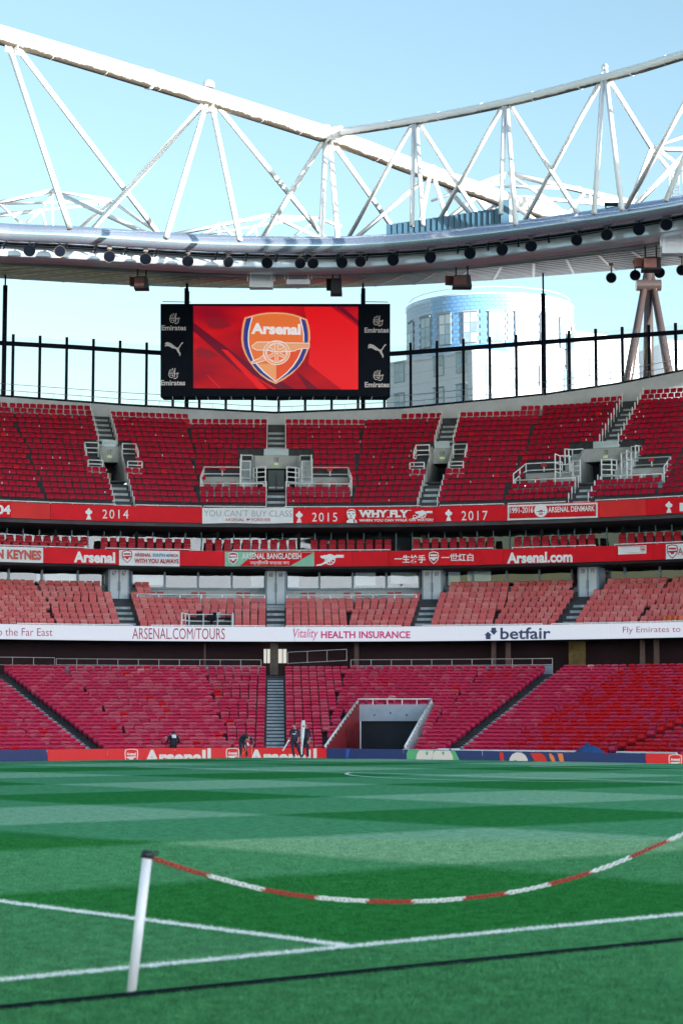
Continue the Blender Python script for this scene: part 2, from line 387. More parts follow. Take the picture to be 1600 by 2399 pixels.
# ---- standing blades of the near turf (one mass), white where the paint lies
def grass_blades():
    rs_ = np.random.RandomState(5); N0 = 620000
    # points spread over the view wedge, thinning with distance
    Z = 11.6+(32-11.6)*rs_.rand(N0)**1.25; X = (rs_.rand(N0)-.5)*2*.178*Z
    a = X*math.sin(YAW)+Z*math.cos(YAW)-11.2418; b_ = -X*math.cos(YAW)+Z*math.sin(YAW)-12.8896       # pitch coordinates
    n = N0; h = rs_.uniform(.014, .032, n)*np.where(b_ < -1.2, 1.25, 1.0); w_ = rs_.uniform(.0035, .0065, n)*(1+(Z-11.6)*.05)
    th = rs_.rand(n)*math.pi*2; lx = rs_.normal(0, .010, n); ly = rs_.normal(0, .010, n)
    # mown lean: away or towards, by band
    lean = np.where((np.floor(a/7.0) % 2) == 0, 1, -1)*.006; ly = ly+lean
    V = np.empty((n, 3, 3)); cx, sy = np.cos(th)*w_/2, np.sin(th)*w_/2
    V[:, 0] = np.stack([a-cx, b_-sy, np.zeros(n)-.002], 1); V[:, 1] = np.stack([a+cx, b_+sy, np.zeros(n)-.002], 1); V[:, 2] = np.stack([a+lx, b_+ly, h], 1)
    rag = rs_.normal(0, .007, n)
    painted = (np.abs(b_+rag) < .082) | ((np.abs(a+rag) < .082) & (b_ > 0))
    me = bpy.data.meshes.new('turf_blades'); me.vertices.add(n*3); me.vertices.foreach_set('co', V.ravel())
    me.loops.add(n*3); me.loops.foreach_set('vertex_index', np.arange(n*3)); me.polygons.add(n)
    me.polygons.foreach_set('loop_start', np.arange(n)*3); me.polygons.foreach_set('loop_total', np.full(n, 3))
    me.materials.append(TURF); me.materials.append(LINE); me.polygons.foreach_set('material_index', painted.astype(np.int32)); me.update(calc_edges=True)
    o = bpy.data.objects.new('grass', me); COL.objects.link(o); o.location = HALF; o.rotation_euler = (0, 0, ROTZ)
    setp(o, 'short mown grass blades in front of the lens', 'grass', kind='stuff')
grass_blades()
# ================================================================ the stand: terraces, stairs, seats
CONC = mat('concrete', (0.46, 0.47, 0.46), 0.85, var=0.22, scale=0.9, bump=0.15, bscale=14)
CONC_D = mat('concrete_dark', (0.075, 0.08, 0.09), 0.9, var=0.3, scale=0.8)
STEP = mat('step_concrete', (0.52, 0.58, 0.60), 0.8, var=0.3, scale=2.2, bump=0.1)
WSTEEL = mat('white_rail_paint', (0.90, 0.90, 0.90), 0.4, var=0.05)
WPANEL = mat('white_panel', (0.82, 0.83, 0.85), 0.5, var=0.05, scale=1)
BAYS = [-48, -36, -24, -12, 0, 12, 24, 36, 48, 60]
T6 = math.tan(math.radians(6))
class Tier: pass
def tier(r0, dr, h0, dh, n):
    t = Tier(); t.r0, t.dr, t.h0, t.dh, t.n = r0, dr, h0, dh, n
    t.r = lambda k: r0+dr*k
    t.h = lambda k: h0+dh*k
    return t
LOW = tier(23.0, 0.80, -0.33, 0.195, 25)
CLUB = tier(45.0, 0.85, 7.40, 0.40, 8)
UPP = tier(48.6, 0.80, 15.75, 0.473, 20)
def upper_rows(psi):
    for lim, n in ((-12, 18), (-6, 17), (8.5, 16), (12, 17), (16.5, 17), (18, 18), (21, 18), (24, 19), (27.5, 20)):
        if psi < lim: return n
    return 20
# openings in the seating, in bay coordinates: (bay, u0, u1, first row, last row)
LOW_AISLE = {0: .56, 24: .56, -24: .56, 48: .56}
UP_AISLE = {0: .64, 12: .62, -12: .62, 24: .62, -24: .62}
CL_AISLE = {0: .62, 12: .62, -12: .62, 24: .62, -24: .62}
def terrace(name, T, bays, rows_of, label, back, cut=None):
    mb = MB()
    for c in bays:
        n = rows_of(c)
        for k in range(n):
            ra, rb = T.r(k)-.38, T.r(k)+T.dr-.38; h = T.h(k); hp = T.h(k-1) if k else h-.6
            ua, ub = ra*T6, rb*T6
            spans = [(-1.0, 1.0)]
            if cut: spans = cut(c, k)
            for s0, s1 in spans:
                mb.quad(FP(c, ua*s0, ra, h), FP(c, ua*s1, ra, h), FP(c, ub*s1, rb, h), FP(c, ub*s0, rb, h))
                mb.quad(FP(c, ua*s0, ra, hp), FP(c, ua*s1, ra, hp), FP(c, ua*s1, ra, h), FP(c, ua*s0, ra, h))
    return build(name, mb, CONC_D, None, label, 'terrace')
def low_cut(c, k):
    if c == 12 and k <= 12:                                  # the tunnel mouth
        ua = (LOW.r(k)-.38)*T6; ub = (LOW.r(k)+LOW.dr-.38)*T6; return [(-1.0, -2.1/ub), (2.26/ua, 1.0)]
    return [(-1.0, 1.0)]
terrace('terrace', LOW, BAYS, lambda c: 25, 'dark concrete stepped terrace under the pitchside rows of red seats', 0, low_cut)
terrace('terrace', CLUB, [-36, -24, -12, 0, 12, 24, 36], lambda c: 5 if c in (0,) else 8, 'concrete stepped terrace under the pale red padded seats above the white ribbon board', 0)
def up_cut(c, k):
    ua = (UPP.r(k)-.38)*T6
    def hole(w): return [(-1.0, -w/ua), (w/ua, 1.0)]
    if c in (0, 24):
        if k in (4, 5): return [(-1.0, -min(1, 5.0/ua)), (min(1, 5.0/ua), 1.0)]
        if 6 <= k <= 9: return hole(2.45)
    if c in (-12, 12) and 5 <= k <= 10: return hole(1.75)
    return [(-1.0, 1.0)]
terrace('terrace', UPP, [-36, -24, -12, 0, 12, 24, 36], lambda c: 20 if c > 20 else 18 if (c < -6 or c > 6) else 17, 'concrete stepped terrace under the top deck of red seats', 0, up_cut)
# ---- stairways: every tread its own piece
def stairway(T, c, half, k0, k1, label, per=2, skip=lambda k: False):
    root = empty('stairway', FP(c, 0, T.r(k0), T.h(k0)), label, 'stairs', None)
    for k in range(k0, k1):
        for j in range(per):
            if skip(k): continue
            r = T.r(k)-.40+T.dr*j/per; h = T.h(k)-(T.dh*(per-1-j)/per)+.02+.003*j; d = T.dr/per+.04
            mb = MB().box(FP(c, -half, r, h-.16), tng(c)*2*half, nrm(c)*d, Vector((0, 0, .16)))
            build('step', mb, STEP, root)
    return root
stairway(LOW, 0, .50, 0, 25, 'long straight grey stairway up the pitchside seats, beneath the white lit doorway')
stairway(LOW, -24, .50, 0, 23, 'steep-looking slanting stairway through the pitchside seats beyond the dark-coated person')
stairway(LOW, 24, .50, 0, 25, 'slanting grey stairway through the pitchside seats beyond the tunnel mouth')
stairway(LOW, 48, .45, 0, 25, 'slanting stairway at the far edge of the pitchside seats')
for c, nm in ((-12, 'sixty-seven'), (0, 'sixty-eight'), (12, 'sixty-nine'), (24, 'seventy')):
    stairway(CLUB, c, .58, 0, 6, 'short concrete stairway below the grey doors numbered '+nm)
for c, nm, k0 in ((-12, 'one-one-seven', 6), (0, 'one-one-eight', 5), (12, 'one-one-nine', 6), (24, 'one-two-zero', 5)):
    stairway(UPP, c, .58, 0, k0-1, 'concrete steps below the top deck entrance numbered '+nm)
    stairway(UPP, c, .58, k0+5, upper_rows(c-.5), 'narrow concrete steps above the top deck entrance numbered '+nm)
# ---- seats
RED = mat('seat_red', (0.64, 0.022, 0.088), 0.36, var=0.12, scale=1.3, spec=0.55)
RED_DEEP = mat('seat_red_new_and_dim', (0.72, 0.010, 0.022), 0.38, var=0.1, scale=1.3, spec=.3)
RED_PALE = mat('seat_red_faded_and_sheen', (0.66, 0.080, 0.14), 0.38, var=0.12, scale=1.3, spec=.6)
PINK = mat('seat_pale', (0.80, 0.26, 0.28), 0.5, var=0.1)
CLUBR = mat('padded_red', (0.72, 0.135, 0.135), 0.55, var=0.14, scale=1.4)
CLUBR2 = mat('padded_red_faded', (0.76, 0.205, 0.195), 0.55, var=0.14, scale=1.4)
BRKT = mat('seat_bracket', (0.03, 0.035, 0.05), 0.6, var=0)
DOT = mat('seat_tag_white', (0.8, 0.8, 0.8), 0.5, var=0)
UPRED = mat('seat_red_upper', (0.52, 0.005, 0.034), 0.45, var=0.14, scale=1.3, spec=.3)
def seat_template(w, hgt, roll):
    """(verts, faces, material index): tip-up seat, back shell with rolled top edge and folded pan, and dark bracket"""
    back = MB(); n = 5
    prof = [(.110, .36), (.125, .60), (.118, .690), (.004, .722), (.018, .765), (.050, hgt-.022), (.095, hgt), (.150, hgt-.004), (.165, hgt-.05)] if roll else \
           [(.035, .545), (.02, .56), (.03, .62), (.06, hgt-.10), (.085, hgt-.025), (.105, hgt), (.135, hgt-.012), (.13, hgt-.06)]
    rows = []
    for j, (y, z) in enumerate(prof):
        row = []
        for i in range(n):
            s = i/(n-1)*2-1
            ww = w/2*(0.90 if j == 0 else 0.97 if j == 1 else 1.0 if j < 4 else 0.97)
            zz = z-(0.030*s*s*(1 if j >= 3 else 0)) ; yy = y-0.028*s*s+.0
            row.append(Vector((s*ww, yy, zz)))
        rows.append(row)
    back.grid(rows)
    back.box((-.02, .03, 0.12), (.04, 0, 0), (0, .05, 0), (0, 0, .3), 1)
    pan = MB(); rows = []
    for (y, z) in ([(-.045, .27), (-.125, .29), (-.155, .42), (-.135, .58), (-.10, .625), (-.065, .58)] if roll else [(-.02, .50), (-.07, .505), (-.085, .56), (-.07, .66), (-.05, .675), (-.02, .65)]):
        rows.append([Vector((s*w*.46, y+.012*s*s, z-.012*s*s)) for s in (-1, -.4, .4, 1)])
    pan.grid(rows)
    return back, pan
def tmpl_np(*parts):
    v = []; f = []; m = []
    for mb, shift in parts:
        o = len(v); v += [tuple(p) for p in mb.v]; f += [[i+o for i in q] for q in mb.f]; m += [x+shift for x in mb.m]
    return np.array(v), f, m
def joined(name, tm, places, mats, label, cat, recol, group=None):
    """places: (position, bay angle, colour variant); one joined mesh for the seats past the limit"""
    V, Fc, Mi = tm; nv = len(V); allv = np.empty((len(places)*nv, 3)); loops = []; mi = []
    for i, (p, c, var_) in enumerate(places):
        a = math.radians(c+P0); t = np.array((math.cos(a), -math.sin(a), 0)); n_ = np.array((math.sin(a), math.cos(a), 0))
        allv[i*nv:(i+1)*nv] = np.array(p)+V[:, :1]*t+V[:, 1:2]*n_+V[:, 2:]*np.array((0, 0, 1))
    flat = np.array([j for q in Fc for j in q]); tot = np.array([len(q) for q in Fc])
    N = len(places)
    me = bpy.data.meshes.new(name); me.vertices.add(N*nv); me.vertices.foreach_set('co', allv.ravel())
    li = (flat[None, :]+(np.arange(N)*nv)[:, None]).ravel(); me.loops.add(len(li)); me.loops.foreach_set('vertex_index', li)
    lt = np.tile(tot, N); ls = np.concatenate(([0], np.cumsum(lt)[:-1])); me.polygons.add(len(lt))
    me.polygons.foreach_set('loop_start', ls); me.polygons.foreach_set('loop_total', lt)
    for m in mats: me.materials.append(m)
    base_ = np.array(Mi); mm = np.tile(base_, (N, 1)); vv = np.array([p[2] for p in places])
    mm = np.where(mm == 0, vv[:, None], len(mats)-1); me.polygons.foreach_set('material_index', mm.ravel())
    me.polygons.foreach_set('use_smooth', np.ones(len(lt), bool)); me.update(calc_edges=True); me.validate()
    o = bpy.data.objects.new(name, me); COL.objects.link(o)
    return setp(o, label, cat, group, 'stuff')
def rotm(c, p):
    t, n_ = tng(c), nrm(c)
    return Matrix.Translation(Vector(p)) @ Matrix((t, n_, Vector((0, 0, 1)))).transposed().to_4x4()
def in_view(p, mx=12):
    x, y = project(p); return -mx < x < 1600+mx
def fill(T, bays, rows_of, aisle, width, blocked, zoff=0.0):
    """rows run straight along each bay; where two bays meet the last seats close up to less than one seat's gap"""
    out = []; w = width
    for k in range(T.n):
        r = T.r(k); edge = r*T6; over = 0.0
        for c in bays:
            a = aisle.get(c, 0.0); start = a+w*.5+.02 if a else w*.5
            over_in = over; nl = int(math.floor((edge-over-start-w*.5)/w+1e-6))+1
            nr = int(math.floor((edge+.42*w-start-w*.5)/w+1e-6))+1
            over = max(0.0, start+(nr-1)*w+w*.5-edge)
            gapl = max(0.0, edge-over_in-start-w*.5-(nl-1)*w); sl_ = gapl*.75/max(1, nl)
            for side, cntn in ((-1, nl), (1, nr)):
                for i in range(1, cntn+1):
                    u = side*(start+(w+(sl_ if side < 0 else 0))*(i-1)); psi = c+math.degrees(math.atan2(u, r))
                    if k >= rows_of(psi) or blocked(c, u, k): continue
                    p = FP(c, u, r, T.h(k)+zoff)
                    if in_view(p): out.append((p, c, k, side, i, psi))
    return out
# lower tier
def low_block(c, u, k):
    if c == 12:                                              # tunnel mouth, skewed
        if k <= 12 and -2.38 < u < 2.52: return True
    if c == 0 and k == 24 and False: return True
    return False
lows = fill(LOW, BAYS, lambda p_: 25, LOW_AISLE, .50, low_block)
rng = random.Random(3)
def low_var(p, c, k):
    q = rng.random()
    if q < .014: return 1
    if q < .019: return 3
    if c in (-12, 0): return 2 if q > .55 else 0  # paler mix paints in the stronger sky reflection of these bays
    if c >= 36: return 1 if q > .45 else 0  # deeper mix paints in the weaker sky reflection of these bays
    return 2 if q > .85 else 0
SEAT_SETS = {}
bk, pn_ = seat_template(.445, .83, True)
tm_low = tmpl_np((bk, 0), (pn_, 0))
def single_mesh(name, tm, mats):
    me = bpy.data.meshes.new(name); me.from_pydata([tuple(v) for v in tm[0]], [], tm[1])
    for m in mats: me.materials.append(m)
    me.polygons.foreach_set('material_index', [0 if x == 0 else 1 for x in tm[2]]); me.polygons.foreach_set('use_smooth', [True]*len(me.polygons)); me.update(); return me
LOWM = [RED, RED_DEEP, RED_PALE, PINK]
low_sorted = sorted(lows, key=lambda s: (s[2], abs(project(s[0])[0]-800)))
STAIR_NAME = {0: 'straight central stairway', -24: 'stairway by the dark-coated person', 24: 'stairway beyond the tunnel', 48: 'farthest stairway'}
def seat_words(s, rowword):
    p, c, k, side, i, psi = s
    if c in (0, 12, -12):
        # count from the central stairway outwards
        return None
near_low = [s for s in lows if 1 <= s[2] <= 6 and in_view(s[0], -4)]
near_low = sorted(near_low, key=lambda s: (s[2], s[5]))
rowcount = {}
picked = set()
meshes = [single_mesh('stadium_seat', tm_low, [m, BRKT]) for m in LOWM]
cnt = 0
for k in range(1, 7):
    row = [s for s in near_low if s[2] == k]
    for sgn, word in ((-1, 'away from tunnel'), (1, 'tunnel side')):
        seq = sorted([s for s in row if s[5]*sgn > 0], key=lambda s: abs(s[5]))
        for j, s in enumerate(seq):
            if cnt >= 300: break
            v = low_var(s[0], s[1], k)
            o = bpy.data.objects.new('stadium_seat', meshes[v]); COL.objects.link(o); o.matrix_world = rotm(s[1], s[0])
            setp(o, 'red pitchside seat, %s row up, %s from the central stairs, %s' % (ordw(k), ordw(j), word), 'seat', 'red seats of the pitchside tier')
            picked.add((s[1], s[2], s[3], s[4])); cnt += 1
rest = [(s[0], s[1], low_var(s[0], s[1], s[2])) for s in lows if (s[1], s[2], s[3], s[4]) not in picked]
joined('seating', tm_low, rest, LOWM+[BRKT], 'mass of red seats filling the rest of the pitchside tier', 'seats', None)
# upper tier
VOM = {-12: (5, 3), 0: (5, 3), 12: (5, 3), 24: (5, 3)}
def up_block(c, u, k):
    if c in (-12, 12):
        if abs(u) < 1.75 and 6 <= k <= 10: return True
        if abs(u) < 0.75 and k in (5,): return True
        return False
    if c in (0, 24):
        if abs(u) < 2.45 and 3 <= k <= 9: return True
        if abs(u) < 5.0 and 3 <= k <= 5: return True
        if c == 24 and abs(u) < 5.0 and 3 <= k <= 6: return True
    return False
ups = fill(UPP, [-24, -12, 0, 12, 24, 36], upper_rows, UP_AISLE, .485, up_block)
bk2, pn2 = seat_template(.418, .84, False)
tm_up = tmpl_np((bk2, 0), (pn2, 0))
UPM = [UPRED, RED_DEEP]
mb_b = single_mesh('tip_up_seat', tmpl_np((bk2, 0)), [UPRED, BRKT]); mb_p = single_mesh('seat_pan', tmpl_np((pn2, 0)), [UPRED])
picked = set(); cnt = 0
for k in range(0, 4):
    row = [s for s in ups if s[2] == k and in_view(s[0], -4)]
    for sgn, word in ((-1, 'away from round building'), (1, 'round building side')):
        seq = sorted([s for s in row if s[5]*sgn > 0], key=lambda s: abs(s[5]))
        for j, s in enumerate(seq):
            if cnt >= 300: break
            o = bpy.data.objects.new('tip_up_seat', mb_b); COL.objects.link(o); o.matrix_world = rotm(s[1], s[0])
            q = bpy.data.objects.new('seat_pan', mb_p); COL.objects.link(q); q.parent = o
            setp(o, 'red top deck seat, %s row up, %s from the central steps, %s' % (ordw(k), ordw(j), word), 'seat', 'red seats of the top deck')
            picked.add((s[1], s[2], s[3], s[4])); cnt += 1
rest = [(s[0], s[1], 1 if rng.random() < .02 else 0) for s in ups if (s[1], s[2], s[3], s[4]) not in picked]
joined('seating', tm_up, rest, UPM+[BRKT], 'mass of red seats filling the rest of the top deck', 'seats', None)
# little white hinge caps between some top deck seats
mb = MB()
for s in ups:
    if rng.random() < .055:
        mb.cbox(FP(s[1], (s[0]-CC).dot(tng(s[1]))+.24, (s[0]-CC).dot(nrm(s[1]))-.10, s[0].z+.62), tng(s[1]), nrm(s[1]), .05, .08, .13)
o = build('seat_number_tags', mb, DOT, None, 'scattered little white tags between the red top deck seats', 'seat tags', kind='stuff')
# club tier (padded seats)
def club_rows(psi):
    if -9.6 < psi < 10.9: return 5
    return 8
def club_block(c, u, k):
    if c == 0 and k == 0 and False: return True
    if k >= 6 and c in (-12, 12, 24, -24) and abs(u) < 1.05: return True
    if k == 5 and c in (-12, 12, 24, -24) and abs(u) < .8: return True
    p = FP(c, u, CLUB.r(k), CLUB.h(k)+.6); x, y = project(p)
    if 432 < x < 552 and k <= 1: return True
    return False
clubs = fill(CLUB, [-24, -12, 0, 12, 24, 36], club_rows, CL_AISLE, .50, club_block)
def padded_template():
    b = MB(); rows = []
    for j, (y, z) in enumerate([(-.02, .36), (-.035, .50), (.0, .70), (.035, .81), (.07, .835), (.12, .82), (.10, .60), (.06, .40)]):
        rows.append([Vector((s*.222*(1 if abs(s) < .9 else .985), y-.02*s*s+(0 if j > 3 else -.018*(1-s*s)), z-.012*s*s*(1 if j in (3, 4, 5) else 0))) for s in (-1, -.85, -.3, .3, .85, 1)])
    b.grid(rows)
    for sx in (-1, 1): b.box((sx*.225-.012, -.10, .36), (.024, 0, 0), (0, .16, 0), (0, 0, .22), 1)
    p = MB(); rows = []
    for (y, z) in [(-.05, .26), (-.15, .28), (-.19, .42), (-.16, .58), (-.10, .62), (-.06, .56)]:
        rows.append([Vector((s*.215, y, z-.01*s*s)) for s in (-1, -.5, .5, 1)])
    p.grid(rows); return b, p
pb, pp = padded_template(); tm_cl = tmpl_np((pb, 0), (pp, 0)); CLM = [CLUBR, CLUBR2]
meshes = [single_mesh('padded_seat', tm_cl, [m, BRKT]) for m in CLM]
picked = set(); cnt = 0
for k in range(0, 8):
    row = [s for s in clubs if s[2] == k and in_view(s[0], -4)]
    for sgn, word in ((-1, 'camera platform side'), (1, 'away from camera platform')):
        seq = sorted([s for s in row if s[5]*sgn > 0], key=lambda s: abs(s[5]))
        for j, s in enumerate(seq):
            if cnt >= 300: break
            o = bpy.data.objects.new('padded_seat', meshes[1 if rng.random() < .35 else 0]); COL.objects.link(o); o.matrix_world = rotm(s[1], s[0])
            setp(o, 'pale padded seat, %s row up, %s from the central stairs, %s' % (ordw(k), ordw(j), word), 'seat', 'padded seats above the white ribbon board')
            picked.add((s[1], s[2], s[3], s[4])); cnt += 1
rest = [(s[0], s[1], 1 if rng.random() < .35 else 0) for s in clubs if (s[1], s[2], s[3], s[4]) not in picked]
joined('seating', tm_cl, rest, CLM+[BRKT], 'mass of pale red padded seats higher up behind the white ribbon board', 'seats', None)
print('SEATS', len(lows), len(ups), len(clubs))
# ================================================================ parapets, glazing, entrances
def arc_slab(mb, p0, p1, r, h0, h1, th=.12, step=1.2, mi=0):
    n = max(1, int(math.ceil(abs(p1-p0)/step)))
    A = [p0+(p1-p0)*i/n for i in range(n+1)]
    rows = [[PP(a, r, h0), PP(a, r, h1), PP(a, r+th, h1), PP(a, r+th, h0)] for a in A]
    mb.grid([[q[j] for q in rows] for j in (0, 1, 2, 3, 0)], mi)
    for q in (rows[0], rows[-1]): mb.add(q, [[0, 1, 2, 3]], mi)
    return mb
def psi_at(px, py, r): return cyl(px, py, r)[0]
REDP = mat('parapet_red', (0.78, 0.008, 0.020), 0.5, var=0.10, scale=0.7, spec=.15)
REDP2 = mat('parapet_red_faded', (0.80, 0.034, 0.034), 0.5, var=0.10, scale=0.7, spec=.15)
WHITE = mat('print_white', (0.90, 0.90, 0.90), 0.55, var=0.04)
CLOTHW = mat('banner_cloth_white', (0.86, 0.87, 0.88), 0.8, var=0.07, scale=2.0)
REDB = mat('banner_cloth_red', (0.74, 0.018, 0.026), 0.75, var=0.12, scale=2.0, spec=.1)
PRED = mat('print_red', (0.50, 0.02, 0.04), 0.55, var=0.06)
R1, H1A, H1B = 47.0, 14.71, 15.73
R2, H2A, H2B = 48.0, 11.93, 12.93
R3, H3A, H3B = 44.0, 6.80, 7.735
def parapet(name, r, ha, hb, bounds, ymid, mats_, label, cat):
    root = empty(name, PP(0, r, ha), label, cat)
    for i, (a, b_) in enumerate(zip(bounds, bounds[1:])):
        p0, p1 = psi_at(a, ymid, r), psi_at(b_, ymid, r)
        build('panel', arc_slab(MB(), p0+.012, p1-.012, r+random.uniform(0, .012), ha, hb, .14), mats_[i % len(mats_)], root)
    build('backing', arc_slab(MB(), psi_at(bounds[0], ymid, r), psi_at(bounds[-1], ymid, r), r+.17, ha+.03, hb-.03, .25), CONC_D, root)
    return root
par1 = parapet('parapet', R1, H1A, H1B, [-60, 118, 475, 690, 820, 1020, 1190, 1404, 1513, 1680], 1205, [REDP2, REDP, REDP, REDP, REDP, REDP, REDP2, REDP2, REDP], 'red panelled parapet of the top deck with white cups and years', 'parapet')
par2 = parapet('parapet', R2, H2A, H2B, [-60, 101, 278, 423, 530, 735, 825, 910, 1120, 1180, 1445, 1530, 1680], 1308, [REDP, REDP, REDP, REDP, REDP, REDP, REDP], 'red panelled parapet in front of the box seats', 'parapet')
def led_mat(name, col, e):
    m = bpy.data.materials.new(name); m.use_nodes = True; b = m.node_tree.nodes['Principled BSDF']
    b.inputs['Base Color'].default_value = (*[c*.22 for c in col], 1); b.inputs['Roughness'].default_value = .5
    b.inputs['Emission Color'].default_value = (*col, 1); b.inputs['Emission Strength'].default_value = e; MATS[name] = m; return m
LED_E = 0.21
RIB = led_mat('ribbon_led_white', (0.80, 0.85, 0.97), LED_E); RIBR = led_mat('ribbon_led_red', (0.42, 0.01, 0.07), LED_E*.8); RIBN = led_mat('ribbon_led_navy', (0.03, 0.05, 0.13), LED_E); RIBP = led_mat('ribbon_led_pink', (0.65, 0.02, 0.20), LED_E*.9)
rib = parapet('ribbon_board', R3, H3A, H3B, [-60, 125, 312, 500, 690, 880, 1070, 1260, 1425, 1680], 1486, [RIB], 'long white lit ribbon board in front of the padded seats', 'ribbon board')
def top_rail(r, h, segs, ymid, parent):
    for a, b_ in segs:
        p0, p1 = psi_at(a, ymid, r), psi_at(b_, ymid, r); n = max(2, int(abs(p1-p0)/.8)+1)
        pts = [PP(p0+(p1-p0)*i/(n-1), r, h) for i in range(n)]
        mb = MB().path(pts, .035, 6)
        for q in pts[::2]: mb.tube(q-Vector((0, 0, .12)), q, .02, n=5)
        build('top_rail', mb, WSTEEL, parent)
top_rail(R1+.06, H1B+.09, [(-40, 117), (119, 272), (318, 472), (477, 622), (666, 985), (1030, 1180), (1190, 1325), (1395, 1640)], 1180, par1)
top_rail(R2+.06, H2B+.09, [(-40, 205), (247, 445), (545, 700), (702, 915), (965, 1155), (1200, 1395), (1440, 1640)], 1288, par2)
top_rail(R3+.10, H3B+.07, [(40, 172), (174, 310), (355, 622), (670, 805), (808, 940), (990, 1115), (1117, 1270), (1292, 1640)], 1465, rib)
S1, S2, S3 = S_cyl(R1), S_cyl(R2), S_cyl(R3)
def banner(px0, px1, yt, yb, r, m, label, sl=0.0, wave=.012, hang=0):
    """a cloth tied over the parapet, with soft folds"""
    n = max(6, int((px1-px0)/8)); rows = []
    ph = random.uniform(0, 6)
    for j in range(5):
        y = yt+(yb-yt)*j/4; row = []
        for i in range(n+1):
            x = px0+(px1-px0)*i/n; off = .04+wave*(1+math.sin(i*.9+ph+j*.5))+wave*.6*math.sin(i*2.3+j*1.1)
            sag = hang*math.sin(i/n*math.pi*3+ph)*(1 if j == 4 else 0.3 if j == 0 else 0)
            a, h = cyl(x, y+sl*(x-(px0+px1)/2)+sag, r-off); row.append(PP(a, r-off, h))
        rows.append(row)
    return build('banner', MB().grid(rows), m, None, label, 'banner', smooth=True)
OFF = .085
def letters(parent, surf, items, m, name='lettering', off=OFF):
    mb = MB()
    for it in items:
        s_, x0, x1, yt, yb = it[:5]; kw = it[5] if len(it) > 5 else {}
        text(mb, surf, s_, x0, x1, yt, yb, off, **kw)
    return build(name, mb, m, parent)
def cup(cx, cy, s):                                          # trophy silhouette
    half = [(0, -20), (3, -20), (3, -17), (7, -13), (7, -11), (9, -12), (12, -10), (12, -4), (8, 0), (6, 0), (3, 4), (3, 6), (6, 8), (6, 12), (9, 18), (9, 20)]
    pts = [(x, y) for x, y in half]+[(-x, y) for x, y in half[::-1]]
    return [(cx+x*s, cy+y*s) for x, y in pts]
# ---- top deck parapet print
mb = MB()
for cx, cy in ((208, 1204), (701, 1211), (1051, 1207), (1567, 1188)): poly(mb, S1, cup(cx, cy, .66), .03)
build('cup_emblem', mb, WHITE, par1)
letters(par1, S1, [('2014', 240, 301, 1194, 1215, dict(bold=.0, slope=.01, space=1.25)), ('2015', 731, 790, 1201, 1222, dict(bold=.0, space=1.25)), ('2017', 1081, 1142, 1197, 1219, dict(bold=.0, slope=-.012, space=1.25)), ('1', 1592, 1603, 1178, 1198, dict(bold=.0))], WHITE, off=.03)
b = banner(-50, 26, 1178, 1212, R1, REDB, 'end of a red cloth banner with two bold white figures')
letters(b, S1, [('04', -8, 25, 1183, 1205, dict(bold=.05, slope=.01))], WHITE, off=.10)
b = banner(474, 687, 1190, 1226, R1, CLOTHW, 'white cloth banner with thin grey capitals on the top deck parapet', hang=.8)
letters(b, S1, [("YOU CAN'T BUY CLASS", 478, 684, 1195, 1210, dict(bold=-.008, slope=.005))], mat('print_grey', (0.42, 0.43, 0.46), .6, var=0), off=.11)
letters(b, S1, [('ARSENAL', 528, 572, 1214, 1221, dict(bold=0)), ('FOREVER', 590, 634, 1214, 1221, dict(bold=0))], PRED, off=.11)
mb = MB(); stroke(mb, S1, [(577, 1216), (587, 1216)], 2, .11); poly(mb, S1, circ(581, 1218, 2, 2, 10), .112); build('cannon_emblem', mb, PRED, b)
b = banner(808, 1016, 1190, 1225, R1, REDB, 'red banner with a white stencilled face and heavy slab capitals')
letters(b, S1, [('WHY FLY', 841, 957, 1195, 1212, dict(bold=.06, space=1.05)), ('WHEN YOU CAN WALK ON WATER?', 841, 1015, 1215.5, 1221.5, dict(bold=.03, slope=-.008))], WHITE, off=.11)
mb = MB()                                                    # slab serifs
for x in (841, 860, 883, 903, 921, 938, 955):
    stroke(mb, S1, [(x-1, 1195.5), (x+8, 1195.5)], 1.6, .112); 
for x in (862, 880, 907, 926, 945): stroke(mb, S1, [(x-1, 1211.5), (x+7, 1211.5)], 1.6, .112)
build('serif', mb, WHITE, b)
def cannon(mb, surf, cx, cy, s, off, flip=1):
    def q(x, y): return (cx+flip*x*s, cy+y*s)
    poly(mb, surf, [q(*p) for p in [(-24, -4), (-22, -7), (-18, -6), (-15, -8), (14, -7), (15, -8.5), (34, -8.5), (34, -1.5), (17, -1), (8, 2), (-16, 1), (-20, 0), (-22, -1)]], off)
    poly(mb, surf, [q(*p) for p in [(-4, 1), (-10, 6), (-20, 13), (-33, 16), (-34, 19), (-22, 18), (-10, 13), (0, 8)]], off)
    poly(mb, surf, [q(*p) for p in circ(0, 3, 13.5, 13.5, 28)], off+.004, holes=[[q(*p) for p in circ(0, 3, 11, 11, 28)]])
    for a in range(0, 180, 45):
        c_, s_ = math.cos(math.radians(a)), math.sin(math.radians(a)); stroke(mb, surf, [q(-11*c_, 3-11*s_), q(11*c_, 3+11*s_)], 2.2*s, off+.006)
    poly(mb, surf, [q(*p) for p in circ(0, 3, 3.5, 3.5, 12)], off+.008)
mb = MB(); cannon(mb, S1, 989, 1203, .70, .11); poly(mb, S1, circ(972, 1211, 5, 5, 14), .11, holes=[circ(972, 1211, 3.4, 3.4, 14)]); build('cannon_emblem', mb, WHITE, b)
